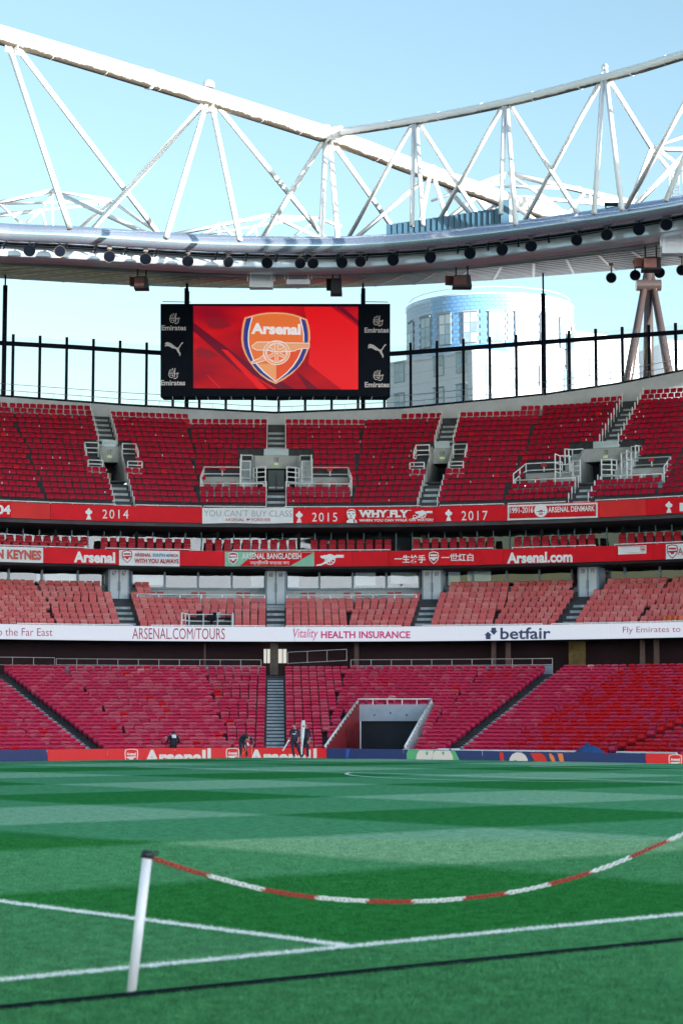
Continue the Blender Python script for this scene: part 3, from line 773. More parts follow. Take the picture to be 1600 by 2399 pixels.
# stencilled portrait: hair, brow, cheek and collar patches
mb = MB()
poly(mb, S1, [(812, 1201), (813, 1197), (818, 1193), (825, 1192), (831, 1194), (833, 1199), (832, 1203), (834, 1205), (832, 1212), (830, 1216), (835, 1219), (836, 1225), (812, 1225), (812, 1220), (818, 1217), (814, 1211)], .11)
build('printed_face', mb, WHITE, b)
mb = MB()
for pts in ([(814, 1203), (819, 1202), (821, 1203), (819, 1205), (815, 1205)], [(824, 1203), (830, 1202), (830, 1204), (825, 1205)], [(822, 1205), (824, 1210), (820, 1210)], [(818, 1213), (826, 1213), (825, 1215), (819, 1215)], [(813, 1200), (818, 1195), (826, 1194), (831, 1198), (832, 1200), (826, 1197), (819, 1198)], [(827, 1217), (830, 1216), (833, 1224), (829, 1225)]):
    poly(mb, S1, pts, .115)
build('printed_shadow', mb, PRED, b)
b = banner(1189, 1400, 1180.5, 1216, R1, CLOTHW, 'red and white framed cloth banner with a round white badge', sl=-.030, wave=.006)
mb = MB(); n = 26; rows = []
for j in range(2): rows.append([S1(1193+(203)*i/n, (1184.5 if j == 0 else 1212)-.030*(1193+203*i/n-1294.5), .085) for i in range(n+1)])
build('red_field', MB().grid(rows), REDB, b)
letters(b, S1, [('1991-2016', 1195, 1249, 1188, 1202, dict(bold=.02, slope=-.03)), ('ARSENAL DENMARK', 1284, 1393, 1186, 1199, dict(bold=.02, slope=-.035))], WHITE, off=.11)
mb = MB(); poly(mb, S1, circ(1267, 1196, 15.5, 15.5, 28), .105); build('badge', mb, WHITE, b)
letters(b, S1, [('25', 1262, 1272, 1201, 1206.5, dict(bold=.04))], PRED, off=.115)
mb = MB(); stroke(mb, S1, [(1257, 1198.5), (1277, 1198)], 1.6, .115); poly(mb, S1, [(1262, 1197), (1268, 1194), (1272, 1197), (1268, 1200)], .115); build('cannon_emblem', mb, PRED, b)
# ---- box tier parapet print
b = banner(-50, 101, 1281, 1317, R2, CLOTHW, 'white cloth banner with heavy orange-red capitals', sl=.03)
letters(b, S2, [('N KEYNES', -8, 97, 1288, 1311, dict(bold=.05, slope=.03))], mat('print_orange', (0.62, 0.10, 0.07), .6, var=.05), off=.11)
letters(par2, S2, [('Arsenal', 173, 270, 1293, 1319, dict(bold=.045, slope=.02)), ('Arsenal.com', 1188, 1341, 1293, 1319, dict(bold=.04, slope=-.02))], WHITE, off=.03)
def crest(mb_w, mb_r, surf, cx, cy, s, off):
    out = [(-11, -12), (-6, -14), (0, -15), (6, -14), (11, -12), (12, -4), (10.5, 4), (6, 10), (0, 15), (-6, 10), (-10.5, 4), (-12, -4)]
    poly(mb_w, surf, [(cx+x*s, cy+y*s) for x, y in out], off)
    poly(mb_r, surf, [(cx+x*s*.84, cy+y*s*.86) for x, y in out], off+.006)
    poly(mb_w, surf, [(cx+x*s, cy+y*s) for x, y in [(-8, -8), (8, -8), (8, -4), (-8, -4)]], off+.012)
    poly(mb_w, surf, [(cx+x*s, cy+y*s) for x, y in [(-9, -1), (10, -2), (10, 1.5), (4, 2), (3, 6), (-3, 6), (-4, 3), (-9, 2.5)]], off+.012)
b = banner(279, 421, 1290, 1326, R2, CLOTHW, 'white cloth banner with a red shield crest and two lines of small lettering', sl=.018)
mw, mr = MB(), MB(); crest(mr, mw, S2, 298, 1304, 1.0, .10); build('crest_red', mr, PRED, b); build('crest_white', mw, WHITE, b)
letters(b, S2, [('ARSENAL', 315, 354, 1296, 1304, dict(bold=.03, slope=.015)), ('WITH YOU ALWAYS', 315, 419, 1309, 1320, dict(bold=.035, slope=.015)), ('RICA', 400, 418, 1298, 1305, dict(bold=.03))], PRED, off=.11)
letters(b, S2, [('SOUTH AF', 358, 399, 1297, 1305, dict(bold=.03, slope=.015))], mat('print_blue', (0.06, 0.22, 0.45), .6, var=0), off=.11)
b = banner(527, 736, 1293, 1327, R2, mat('banner_cloth_green', (0.30, 0.60, 0.44), .75, var=.1), 'green and red cloth banner with outlined capitals and a line of curled script')
mb = MB(); n = 24; mb.grid([[S2(600+(735-600)*i/n, 1294, .09) for i in range(n+1)], [S2(562+(680-562)*i/n, 1326, .09) for i in range(n+1)]]); build('red_field', mb, REDB, b)
letters(b, S2, [('ARSENAL BANGLADESH', 567, 706, 1296, 1310, dict(bold=.02))], WHITE, off=.13)
letters(b, S2, [('সম্প্রীতির মাধ্যমে জয়', 586, 678, 1313, 1325, dict(bold=.01))], WHITE, off=.13)
mw, mr = MB(), MB(); crest(mw, mr, S2, 546, 1308, 1.0, .10); build('crest_white', mw, WHITE, b); build('crest_red', mr, PRED, b)
mb = MB(); cannon(mb, S2, 773, 1308, .95, .03); build('cannon_emblem', mb, WHITE, par2)
b = banner(911, 1122, 1290, 1325, R2, REDB, 'red cloth banner with large white brush characters either side of a shield', sl=-.01, wave=.02)
letters(b, S2, [('一生槍手', 924, 997, 1300, 1319, dict(bold=.02)), ('一世紅白', 1034, 1109, 1297, 1315, dict(bold=.02, slope=-.01))], WHITE, off=.12)
mw, mr = MB(), MB(); crest(mw, mr, S2, 1016, 1307, 1.0, .11); build('crest_white', mw, WHITE, b); build('crest_red', mr, PRED, b)
b = banner(1448, 1514, 1279, 1298, R2, CLOTHW, 'small white cloth banner with a tiny red crest over the box parapet', sl=-.04)
mw, mr = MB(), MB(); crest(mr, mw, S2, 1506, 1287, .5, .10); build('crest_red', mr, PRED, b); build('crest_white', mw, WHITE, b)

mb = MB()
for k in range(14): stroke(mb, S2, [(1452+k*4.2, 1281.5-.03*k*4.2+.3*math.sin(k*2)), (1454.6+k*4.2, 1281.3-.03*k*4.2)], 1.5, .11)
for k in range(10): stroke(mb, S2, [(1462+k*3.6, 1296-.04*k*3.6), (1464.5+k*3.6, 1295.2-.04*k*3.6+.4*math.sin(k))], .5, .11)
build('faint_print', mb, PRED, b)
b = banner(1560, 1680, 1273, 1308, R2, CLOTHW, 'white cloth banner with a red shield cut off by the picture edge', sl=-.04)
mw, mr = MB(), MB(); crest(mr, mw, S2, 1575, 1292, 1.1, .10); build('crest_red', mr, PRED, b); build('crest_white', mw, WHITE, b)
letters(b, S2, [('A', 1588, 1600, 1283, 1300, dict(bold=.0))], PRED, off=.11)
# ---- ribbon board print
letters(rib, S3, [('o the Far East', -6, 123, 1472, 1490, dict(bold=-.004, slope=.008)), ('ARSENAL.COM/TOURS', 310, 527, 1472, 1498, dict(bold=.0, slope=.004)), ('Fly Emirates to', 1459, 1594, 1468, 1486, dict(bold=-.004, slope=-.012))], RIBR, off=.02)
letters(rib, S3, [('HEALTH INSURANCE', 752, 961, 1479, 1496, dict(bold=.03)), ('Vitality', 687, 745, 1473, 1501, dict(bold=.0, shear=.25))], RIBP, off=.02)
letters(rib, S3, [('betfair', 1172, 1290, 1470, 1498, dict(bold=.02, slope=-.008))], RIBN, off=.02)
mb = MB()
poly(mb, S3, [(1134, 1489), (1143, 1480), (1153, 1489), (1149, 1489), (1149, 1498), (1138, 1498), (1138, 1489)], .02)
poly(mb, S3, [(1147, 1478), (1151, 1478), (1151, 1471), (1162, 1471), (1162, 1478), (1166, 1478), (1157, 1488)], .02)
build('arrow_emblem', mb, RIBN, rib)
# ================================================================ box tier: floor, glazing, seats
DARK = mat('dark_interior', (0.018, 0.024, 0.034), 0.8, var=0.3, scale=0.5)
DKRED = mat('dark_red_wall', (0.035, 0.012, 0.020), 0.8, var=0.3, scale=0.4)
FRAME = mat('frame_bluegrey', (0.23, 0.32, 0.40), 0.45, var=0.08)
def room_glass():
    m = bpy.data.materials.new('room_glass'); m.use_nodes = True; t = m.node_tree; o = t.nodes['Material Output']
    t.nodes.remove(t.nodes['Principled BSDF']); tr = t.nodes.new('ShaderNodeBsdfTransparent'); gl = t.nodes.new('ShaderNodeBsdfGlossy'); mx = t.nodes.new('ShaderNodeMixShader')
    tr.inputs['Color'].default_value = (.72, .80, .82, 1); gl.inputs['Roughness'].default_value = .03; gl.inputs['Color'].default_value = (.9, .95, 1, 1)
    tc = t.nodes.new('ShaderNodeTexCoord'); n = t.nodes.new('ShaderNodeTexNoise'); n.inputs['Scale'].default_value = .6; n.inputs['Detail'].default_value = 2
    bp = t.nodes.new('ShaderNodeBump'); bp.inputs['Strength'].default_value = .25; bp.inputs['Distance'].default_value = .06
    t.links.new(tc.outputs['Object'], n.inputs['Vector']); t.links.new(n.outputs['Fac'], bp.inputs['Height']); t.links.new(bp.outputs['Normal'], gl.inputs['Normal'])
    mx.inputs['Fac'].default_value = .09
    t.links.new(tr.outputs[0], mx.inputs[1]); t.links.new(gl.outputs[0], mx.inputs[2]); t.links.new(mx.outputs[0], o.inputs['Surface']); return m
GLASS = room_glass()
PA, PB = -33, 42
mb = MB()
arc_slab(mb, PA, PB, R1+.2, H1A-.25, H1A+.02, 6.0, 2)         # underside of top deck
arc_slab(mb, PA, PB, R2+.2, H2A+.02, H2A+.30, 5.0, 2)         # box floor slab
build('floor_slab', mb, CONC_D, None, kind='structure')
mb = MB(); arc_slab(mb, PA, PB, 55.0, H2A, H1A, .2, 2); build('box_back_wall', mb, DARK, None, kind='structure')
rg = 51.4
glz = empty('box_glazing', PP(0, rg, H2A+.3), 'dark glazed front of the boxes behind two rows of red seats', 'glazing')
mp_ = [psi_at(px, 1260, rg) for px in range(-60, 1680, 38)]
for i, (a, b_) in enumerate(zip(mp_, mp_[1:])):
    build('pane', MB().quad(PP(a+.05, rg, H2A+.3), PP(b_-.05, rg, H2A+.3), PP(b_-.05, rg, H1A-.25), PP(a+.05, rg, H1A-.25)), GLASS, glz)
    wdt = .22 if i % 5 == 0 else .06
    build('mullion', MB().cbox(PP(a, rg, (H2A+.3+H1A-.25)/2), tng(a), nrm(a), wdt, .12, H1A-H2A-.56), FRAME if i % 5 else DARK, glz)
BOXR = mat('box_seat_red', (0.50, 0.012, 0.030), 0.5, var=.15)
bt, pt = padded_template(); me_b = single_mesh('lounge_chair', tmpl_np((bt, 0), (pt, 0)), [BOXR, BRKT])
h0 = cyl(646, 1278, 48.9)[1]-.84; h1 = cyl(646, 1264, 49.9)[1]-.84
mb = MB(); arc_slab(mb, PA, PB, 49.35, H2A+.3, h1, 1.6, 2); build('box_row_step', mb, CONC_D, None, kind='structure')
bx_gap = [(200, 236), (447, 482), (700, 728), (926, 968), (1165, 1205), (1405, 1450)]
for row, (rr, hh, st) in enumerate(((48.9, h0, 21.6), (49.9, h1, 21.6))):
    px = -6 + (0 if row == 0 else 8); nb = 0; blk = 0
    while px < 1606:
        if any(a < px < b_ for a, b_ in bx_gap):
            px = [b_ for a, b_ in bx_gap if a < px < b_][0]+8; nb = 0; blk += 1; continue
        a_, _ = cyl(px, 1278 if row == 0 else 1264, rr)
        o = bpy.data.objects.new('lounge_chair', me_b); COL.objects.link(o); o.matrix_world = rotm(round(a_/6)*6 if False else a_, PP(a_, rr, hh))
        setp(o, 'dark red box seat, %s of the %s group, %s row' % (ordw(nb), ordw(blk), 'front' if row == 0 else 'back'), 'seat', 'box seats below the top deck')
        nb += 1; px += st
# screens glowing inside the boxes
TVM = led_mat('television_picture', (0.10, 0.30, 0.75), .12)
for i, (x, y, w_) in enumerate(((151, 1234, 15), (168, 1234, 12), (217, 1234, 15), (404, 1240, 12), (422, 1240, 15), (477, 1240, 22), (730, 1241, 30), (1000, 1241, 26), (1200, 1236, 8), (1478, 1225, 22), (1521, 1224, 30))):
    t_ = empty('television', at(x, y, 139.6), 'small blue-lit television inside the boxes, %s along the row' % ordw(i), 'television', 'televisions in the boxes')
    s_ = w_/F*139.6; c_ = at(x, y, 139.6)
    build('casing', MB().cbox(c_+Vector((0, .06, 0)), Vector((1, 0, 0)), Vector((0, 1, 0)), s_+.1, .08, .45), DARK, t_)
    q = s_/2; build('picture', MB().quad(c_+Vector((-q, 0, -.17)), c_+Vector((q, 0, -.17)), c_+Vector((q, 0, .17)), c_+Vector((-q, 0, .17))), TVM, t_)
TAN = mat('tan_pillar', (0.26, 0.21, 0.13), .7, var=.2)
for i, x in enumerate((55, 188, 318, 990, 1232, 1392)):
    p_ = at(x, 1240, 139.9); build('pillar', MB().tube(Vector((p_.x, p_.y, H2A+.3)), Vector((p_.x, p_.y, H1A-.2)), .16, n=10), TAN, None, 'slim tan pillar inside the boxes, %s along the row' % ordw(i), 'pillar', 'pillars inside the boxes', smooth=True)
# ================================================================ club tier back: doors, windows, low wall
rw = 51.9
hs, ht = cyl(646, 1378, rw)[1], cyl(646, 1334, rw)[1]
win = empty('window_wall', PP(0, rw, hs), 'long band of lounge windows in blue-grey frames behind the padded seats', 'windows')
WX = [-60, 20, 98, 182, 260, 308, 386, 464, 543, 622, 671, 748, 826, 905, 983, 1030, 1108, 1187, 1264, 1340, 1388, 1464, 1546, 1640]
doors = ((260, 308), (622, 671), (983, 1030), (1340, 1388))
for a, b_ in zip(WX, WX[1:]):
    p0, p1 = psi_at(a, 1355, rw), psi_at(b_, 1355, rw)
    build('mullion', MB().cbox(PP(p0, rw, (hs+ht)/2), tng(p0), nrm(p0), .14, .16, ht-hs), FRAME, win)
    if (a, b_) in doors: continue
    build('pane', MB().quad(PP(p0+.08, rw, hs), PP(p1-.08, rw, hs), PP(p1-.08, rw, ht), PP(p0+.08, rw, ht)), GLASS, win)
build('sill', arc_slab(MB(), PA, PB, rw-.08, hs-.16, hs-.005, .3, 2), FRAME, win)
build('head_rail', arc_slab(MB(), PA, PB, rw-.06, ht+.005, ht+.14, .3, 2), FRAME, win)
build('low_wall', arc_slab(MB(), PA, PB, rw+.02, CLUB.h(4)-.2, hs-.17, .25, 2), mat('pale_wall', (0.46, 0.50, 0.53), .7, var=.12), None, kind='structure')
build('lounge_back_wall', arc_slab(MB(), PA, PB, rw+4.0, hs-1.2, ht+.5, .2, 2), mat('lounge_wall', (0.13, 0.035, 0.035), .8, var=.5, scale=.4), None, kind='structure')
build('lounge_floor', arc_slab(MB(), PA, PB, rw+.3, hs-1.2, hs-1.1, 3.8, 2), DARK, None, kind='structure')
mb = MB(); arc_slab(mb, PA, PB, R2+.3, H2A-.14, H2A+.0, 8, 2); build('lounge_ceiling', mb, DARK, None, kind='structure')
PANE_REFL = mat('reflection_white', (0.80, 0.84, 0.86), .6, var=.06)  # white panels paint in the bright reflections on the lounge panes
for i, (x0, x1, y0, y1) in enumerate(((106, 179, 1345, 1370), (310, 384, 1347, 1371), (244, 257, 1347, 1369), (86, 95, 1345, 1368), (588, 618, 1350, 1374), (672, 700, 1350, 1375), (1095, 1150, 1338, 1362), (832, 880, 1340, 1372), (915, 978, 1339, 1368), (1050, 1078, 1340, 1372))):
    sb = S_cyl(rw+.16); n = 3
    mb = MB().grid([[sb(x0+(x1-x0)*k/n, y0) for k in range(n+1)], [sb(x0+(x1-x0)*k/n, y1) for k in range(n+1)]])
    build('window_reflection', mb, PANE_REFL, None, 'pale blind hanging inside the lounge windows, %s along the row' % ordw(i), 'blind', 'blinds in the lounge windows')
DOORM = mat('door_grey', (0.62, 0.68, 0.73), .5, var=.06)
BLK = mat('print_dark', (0.03, 0.04, 0.05), .6, var=0)
EXITG = led_mat('exit_green', (0.75, 0.95, 0.45), .12)
rd = 50.3; hd0, hd1 = cyl(646, 1416, rd)[1], cyl(646, 1338, rd)[1]
for c, num in ((-12, '67'), (0, '68'), (12, '69'), (24, '70')):
    d_ = empty('double_door', FP(c, 0, rd, hd0), 'pale grey double door numbered %s at the top of its stairway' % {'67': 'sixty-seven', '68': 'sixty-eight', '69': 'sixty-nine', '70': 'seventy'}[num], 'door', 'numbered lounge doors')
    t_, n_ = tng(c), nrm(c)
    build('frame', MB().cbox(FP(c, 0, rd+.12, (hd0+hd1)/2+.06), t_, n_, 1.42, .1, hd1-hd0+.12), FRAME, d_)
    pl = S_plane(FP(c, 0, rd-.03, 0), nrm(c))
    for sgn in (-1, 1):
        lf = build('leaf', MB().cbox(FP(c, sgn*.315, rd+.03, (hd0+hd1)/2), t_, n_, .54, .06, hd1-hd0-.04), DOORM, d_)
        build('handle', MB().tube(FP(c, sgn*.075, rd-.06, hd0+.8), FP(c, sgn*.075, rd-.06, hd0+1.4), .018, n=6), FRAME, lf)
        x_, y_ = project(FP(c, sgn*.33, rd, hd1-.25)); letters(lf, pl, [(num, x_-4.5, x_+4.5, y_-5, y_+5, dict(bold=0))], BLK, 'number', .02)
    build('return_wall', MB().box(FP(c, -.72, rd+.16, hd0-.3), t_*1.44, n_*1.6, Vector((0, 0, hd1-hd0+.3))), FRAME, d_)
    s_ = empty('exit_sign', FP(c, 0, rd-.3, hd1+.12), 'small green lit exit sign above the doors numbered %s' % {'67': 'sixty-seven', '68': 'sixty-eight', '69': 'sixty-nine', '70': 'seventy'}[num], 'exit sign', 'lit exit signs')
    build('casing', MB().cbox(FP(c, 0, rd-.25, hd1+.20), t_, n_, .42, .05, .2), BLK, s_); build('face', MB().cbox(FP(c, 0, rd-.285, hd1+.20), t_, n_, .36, .01, .15), EXITG, s_)
# ================================================================ railings
def railing(label, pts, hgt=1.0, bars=(1.0, .5), every=1.3, m=None, rad=.043, group=None, kick=None):
    m = m or WSTEEL; root = empty('railing', pts[0], label, 'railing', group); U = Vector((0, 0, 1))
    for f in bars:
        build('bar', MB().path([p+U*hgt*f for p in pts], rad, 6), m, root, smooth=True)
    for a, b_ in zip(pts, pts[1:]):
        L = (b_-a).length; n = max(1, round(L/every))
        for i in range(n+1 if b_ is pts[-1] else n):
            q = a.lerp(b_, i/n); build('post', MB().tube(q, q+U*hgt, rad*1.1, n=6), m, root)
    if kick is not None:
        for a, b_ in zip(pts, pts[1:]):
            d = (b_-a); build('kick_panel', MB().box(a+U*.02, d, Vector((-d.y, d.x, 0)).normalized()*.04, U*kick[0]), kick[1], root)
    return root
def bayarc(p0, p1, r, h, n=None):
    n = n or max(2, int(abs(p1-p0)/1.7)+1); return [PP(p0+(p1-p0)*i/(n-1), r, h) for i in range(n)]
BLUEP = mat('blue_grey_panel', (0.24, 0.29, 0.37), .5, var=.1)
# club platform rails (clear fronted) at rows five
rp = CLUB.r(5)-.42; hp_ = CLUB.h(4)+.45
for a, b_, nm in ((322, 620, 'camera platform'), (672, 975, 'doors marked sixty-nine')):
    p0, p1 = psi_at(a, 1400, rp), psi_at(b_, 1400, rp)
    rl = railing('low white clear-panelled railing under the lounge windows, nearest the '+nm, bayarc(p0, p1, rp, hp_, 7), .62, (1.0,), 1.25)
    pts = bayarc(p0, p1, rp+.03, hp_, 7)
    for q, w_ in zip(pts, pts[1:]): build('clear_panel', MB().quad(q+Vector((0, 0, .05)), w_+Vector((0, 0, .05)), w_+Vector((0, 0, .56)), q+Vector((0, 0, .56))), glass_mat('clear_panel', (.75, .85, .9), .25), rl)
CHR = mat('loose_chair_red', (0.42, 0.02, 0.035), .5, var=.12)
i = 0
for x in (356, 376, 456, 475, 561, 579, 712, 731, 812, 838, 914, 932):
    rr = rp+1.0; a_, h_ = cyl(x, 1400, rr); p_ = PP(a_, rr, CLUB.h(4)+.42); c_ = empty('loose_chair', p_, 'red chair against the low wall under the lounge windows, %s along' % ordw(i), 'chair', 'chairs under the lounge windows'); i += 1
    t_, n_ = tng(a_), nrm(a_); U = Vector((0, 0, 1))
    build('backrest', MB().cbox(p_+n_*.2+U*.66, t_, n_, .44, .06, .46), CHR, c_); build('seat', MB().cbox(p_+U*.42, t_, n_, .44, .42, .06), CHR, c_)
    for sx in (-.2, .2):
        for sy in (-.18, .18): build('leg', MB().tube(p_+t_*sx+n_*sy, p_+t_*sx+n_*sy+U*.42, .018, n=5), BRKT, c_)
# concourse behind the pitchside tier
RUST = mat('rail_weathered', (0.50, 0.44, 0.43), .5, var=.15)
rc = 43.3; hc = LOW.h(24)+.25
build('concourse_floor', arc_slab(MB(), -52, 62, 42.8, hc-.4, hc-.02, 7, 2), CONC_D, None, kind='structure')
build('concourse_back_wall', arc_slab(MB(), -52, 62, 49.0, hc, 7.6, .2, 2), DKRED, None, kind='structure')
build('club_soffit', arc_slab(MB(), -52, 62, R3+.3, H3A+.05, H3A+.35, 8, 2), DARK, None, kind='structure')
railing('long weathered railing along the dark concourse, left of the white doorway'.replace('left of', 'camera platform side of'), bayarc(psi_at(132, 1545, rc), psi_at(612, 1545, rc), rc, hc), 1.0, (1.0, .62, .30), 1.05, RUST, .022, None, (.55, BLUEP))
railing('long weathered railing along the dark concourse above the tunnel mouth', bayarc(psi_at(822, 1545, rc), psi_at(1294, 1545, rc), rc, hc), 1.0, (1.0, .62), 1.05, RUST, .022, None, (.55, BLUEP))
railing('weathered railing on the concourse by the slanting stairway', bayarc(psi_at(-20, 1545, rc+1.5), psi_at(128, 1545, rc+1.5), rc+1.5, hc+.15), .95, (1.0, .5), 1.1, RUST, .022)
railing('short sloping railing beside the white doorway', [S_cyl(rc+.5)(674, 1556), S_cyl(rc+.5)(812, 1549)], .75, (1.0, .05), 1.3, RUST, .022)
for i, (x, w_) in enumerate(((1156, .30), (1190, .32), (1504, .32), (1537, .34), (480, .12), (835, .3))):
    p_ = PP(psi_at(x, 1520, 47.5), 47.5, hc); build('column', MB().cbox(p_+Vector((0, 0, 1.2)), tng(0), nrm(0), w_, w_, 2.6), mat('column_brown', (0.16, 0.10, 0.09), .7, var=.25), None, 'dim square column on the dark concourse, %s from the white doorway' % ordw(i), 'column', 'columns on the concourse')
p_ = PP(psi_at(1352, 1520, 48.0), 48.0, hc); build('lit_recess', MB().cbox(p_+Vector((0, 0, 1.1)), tng(20), nrm(20), 1.1, .1, 2.3), mat('ochre_wall', (0.22, 0.15, 0.05), .7, var=.5, scale=1.5), None, 'dim ochre wall recess at the back of the concourse', 'recess')
# white doorway at the head of the central stairs
sd = S_cyl(48.3); dw = empty('doorway', PP(0, 48.3, hc), 'bright white glazed doorway at the head of the central stairs', 'doorway')
LIT = led_mat('lit_white_glass', (0.92, 0.90, 0.82), .22)
for a, b_ in ((618, 633), (652, 672)): build('lit_pane', MB().grid([[sd(a, 1521), sd(b_, 1521)], [sd(a, 1554), sd(b_, 1554)]]), LIT, dw)
for x in (617, 625, 662, 672): build('mullion', MB().tube(sd(x, 1519, .05), sd(x, 1556, .05), .025, n=5), DARK, dw)
build('pillar', MB().cbox(sd(642, 1535, 2.0)-Vector((0, 0, .1)), tng(0), nrm(0), .52, .3, 2.4), mat('pillar_brown', (0.085, 0.06, 0.045), .5, var=.4), None, 'dark brown pillar in front of the bright white doorway', 'pillar')
# ================================================================ top deck entrances
U = Vector((0, 0, 1))
GLP = glass_mat('glass_panel_pale', (.78, .90, .95), .62, .1)
REDS = mat('notice_red', (0.60, 0.02, 0.03), .5, var=0)
NUMW = {'117': 'one-one-seven', '118': 'one-one-eight', '119': 'one-one-nine', '120': 'one-two-zero'}
def step_rail(label, c, u, k0, k1, T, hgt=.95, rad=.03):
    """stepped hoops up the edge of a stairway: one upright with a bent top for each row"""
    root = empty('handrail', FP(c, u, T.r(k0), T.h(k0)), label, 'handrail', 'white handrails beside the steps')
    for k in range(k0, k1):
        p = FP(c, u, T.r(k)-.38, T.h(k)-.05); n_ = nrm(c)
        build('hoop', MB().path([p, p+U*hgt*.93, p+U*hgt+n_*.06, p+U*(hgt*.95)+n_*.14, p+U*(hgt*.55)+n_*.16], rad, 6), WSTEEL, root, smooth=True)
    return root
def entrance(c, num, big):
    t, n = tng(c), nrm(c); T = UPP; w = NUMW[num]
    kf = 4 if big else 5; hf = T.h(kf)-.12; half = 1.48 if big else .64; kb = 9 if big else 10
    rl = T.r(kb)-.45; hl0 = T.h(kb)-.75; hl1 = T.h(kb)+.32
    if big: hl0, hl1 = T.h(kb)-.62, T.h(kb)+.28
    e = empty('entrance', FP(c, 0, T.r(kf), hf), 'concrete top deck entrance numbered %s with white rails' % w, 'entrance')
    outer = 2.45 if big else 1.75
    # dark passage
    mb = MB(); rb = rl+2.2
    mb.quad(FP(c, -half, rb, hf), FP(c, half, rb, hf), FP(c, half, rb, hl0+.1), FP(c, -half, rb, hl0+.1))
    mb.quad(FP(c, -half, rl, hl0), FP(c, half, rl, hl0), FP(c, half, rb, hl0), FP(c, -half, rb, hl0))
    build('passage', mb, DARK, e)
    build('passage_floor', MB().box(FP(c, -half, T.r(kf)-.4, hf-.1), t*2*half, n*(rb-T.r(kf)+.4), U*.1), CONC_D, e)
    for s in (-1, 1):                                        # flanking walls follow the rake
        mb = MB(); u0, u1 = s*half, s*(half+.16)
        A = [FP(c, u0, T.r(kf)+.2, hf), FP(c, u0, rb, hf), FP(c, u0, rb, hl1), FP(c, u0, rl, hl1), FP(c, u0, T.r(kf)+.2, hf+.75)]
        B = [p+t*(u1-u0) for p in A]
        mb.add(A+B, [[0, 1, 2, 3, 4], [9, 8, 7, 6, 5]]+[[i, (i+1) % 5, 5+(i+1) % 5, 5+i] for i in range(5)])
        build('side_wall', mb, CONC, e)
    li = build('lintel', MB().box(FP(c, -half-.16, rl-.02, hl0), t*(2*half+.32), n*.35, U*(hl1-hl0)), CONC, e)
    pl = S_plane(FP(c, 0, rl-.02, 0), n); x, y = project(FP(c, 0, rl, (hl0+hl1)/2+.18))
    letters(li, pl, [(num, x-5, x+5, y-5.5, y+5.5, dict(bold=.01))], BLK, 'number', .02)
    sg = build('exit_sign', MB().cbox(FP(c, 0, rl-.12, (hl0+hl1)/2-.16), t, n, .34, .05, .15), EXITG, e)
    build('glass_screen', MB().quad(FP(c, -half*.42-.25, rl, hl1+.02), FP(c, half*.42+.25, rl, hl1+.02), FP(c, half*.42+.25, rl, hl1+.5), FP(c, -half*.42-.25, rl, hl1+.5)), GLP, e)
    # steps each side of the opening
    for s in (-1, 1):
        for k in range(kf, kb+1):
            a = s*(half+.17); b_ = s*outer
            build('side_step', MB().box(FP(c, min(a, b_), T.r(k)-.40, T.h(k)-.55), t*abs(b_-a), n*(T.dr+.02), U*.53), STEP if big else CONC_D, e)
    if big:
        dd = build('glass_door', MB().quad(FP(c, -.58, rl+.5, hf), FP(c, .58, rl+.5, hf), FP(c, .58, rl+.5, hl0), FP(c, -.58, rl+.5, hl0)), mat('dark_glass', (.02, .035, .05), .12, var=0), e)
        for s in (-1, 1): build('door_panel', MB().cbox(FP(c, s*.28, rl+.46, hf+.32), t, n, .48, .04, .60), WPANEL, e)
        build('door_bar', MB().cbox(FP(c, 0, rl+.44, hf+.75), t, n, .07, .05, 1.5), BLK, e)
    else:
        build('lit_jamb', MB().cbox(FP(c, .15, rl+1.2, hf+.55), t, n, .3, .2, 1.1), mat('ochre_panel', (0.55, 0.42, 0.18), .6, var=.1), e)
    # rails round the opening
    if big:
        for s in (-1, 1):
            sd_ = 'near the round building' if s > 0 else 'on the far side from the round building'
            # curved rail at the mouth
            cv = [FP(c, s*(half+.10), T.r(7), T.h(7)-.6), FP(c, s*(half+.08), T.r(kf)+.4, hf), FP(c, s*(half-.15), T.r(kf)-.05, hf), FP(c, s*(half-.75), T.r(kf)-.38, hf)]
            railing('curved white four-bar railing at entrance %s, %s' % (w, 'building side' if s > 0 else 'screen side'), cv[1:], 1.5, (1.0, .77, .54, .31), .8)
            # outer edge of the steps: stacked panels of rail
            for kk, hh in ((4, 2.0), (7, 1.0)):
                railing('white railing beside the steps at entrance %s, %s, %s' % (w, 'lower' if kk == 4 else 'upper', 'building side' if s > 0 else 'screen side'),
                        [FP(c, s*outer, T.r(kk)-.4, T.h(kk)), FP(c, s*outer, T.r(kk+2)-.1, T.h(kk)+.2), FP(c, s*(half+.2), T.r(kk+2)-.1, T.h(kk)+.2)] if kk == 7 else [FP(c, s*(outer), T.r(kk)-.4, T.h(kk)-.2), FP(c, s*(outer-.0), T.r(kk)+.8, T.h(kk)-.2), FP(c, s*(half+.3), T.r(kk)+.8, T.h(kk)-.2)], hh+.1, (1.0, .72, .44) if kk == 4 else (1.0, .55), .9)
            # platform with loose seats
            kp = 3; hp = T.h(kp); r0_ = T.r(kp)-.4; r1_ = T.r(6)-.42; ue = 5.0
            build('platform_floor', MB().box(FP(c, min(s*outer, s*ue), r0_, hp-.3), t*(ue-outer), n*(r1_-r0_), U*.3), CONC, e)
            build('platform_back_wall', MB().box(FP(c, min(s*outer, s*ue), r1_, hp-.1), t*(ue-outer), n*.2, U*(T.h(6)-hp)), CONC, e)
            build('platform_kerb', MB().box(FP(c, min(s*.75, s*ue), r0_-.06, T.h(2)+.3), t*(ue-.75), n*.05, U*(hp-T.h(2)-.12)), BLUEP, e)
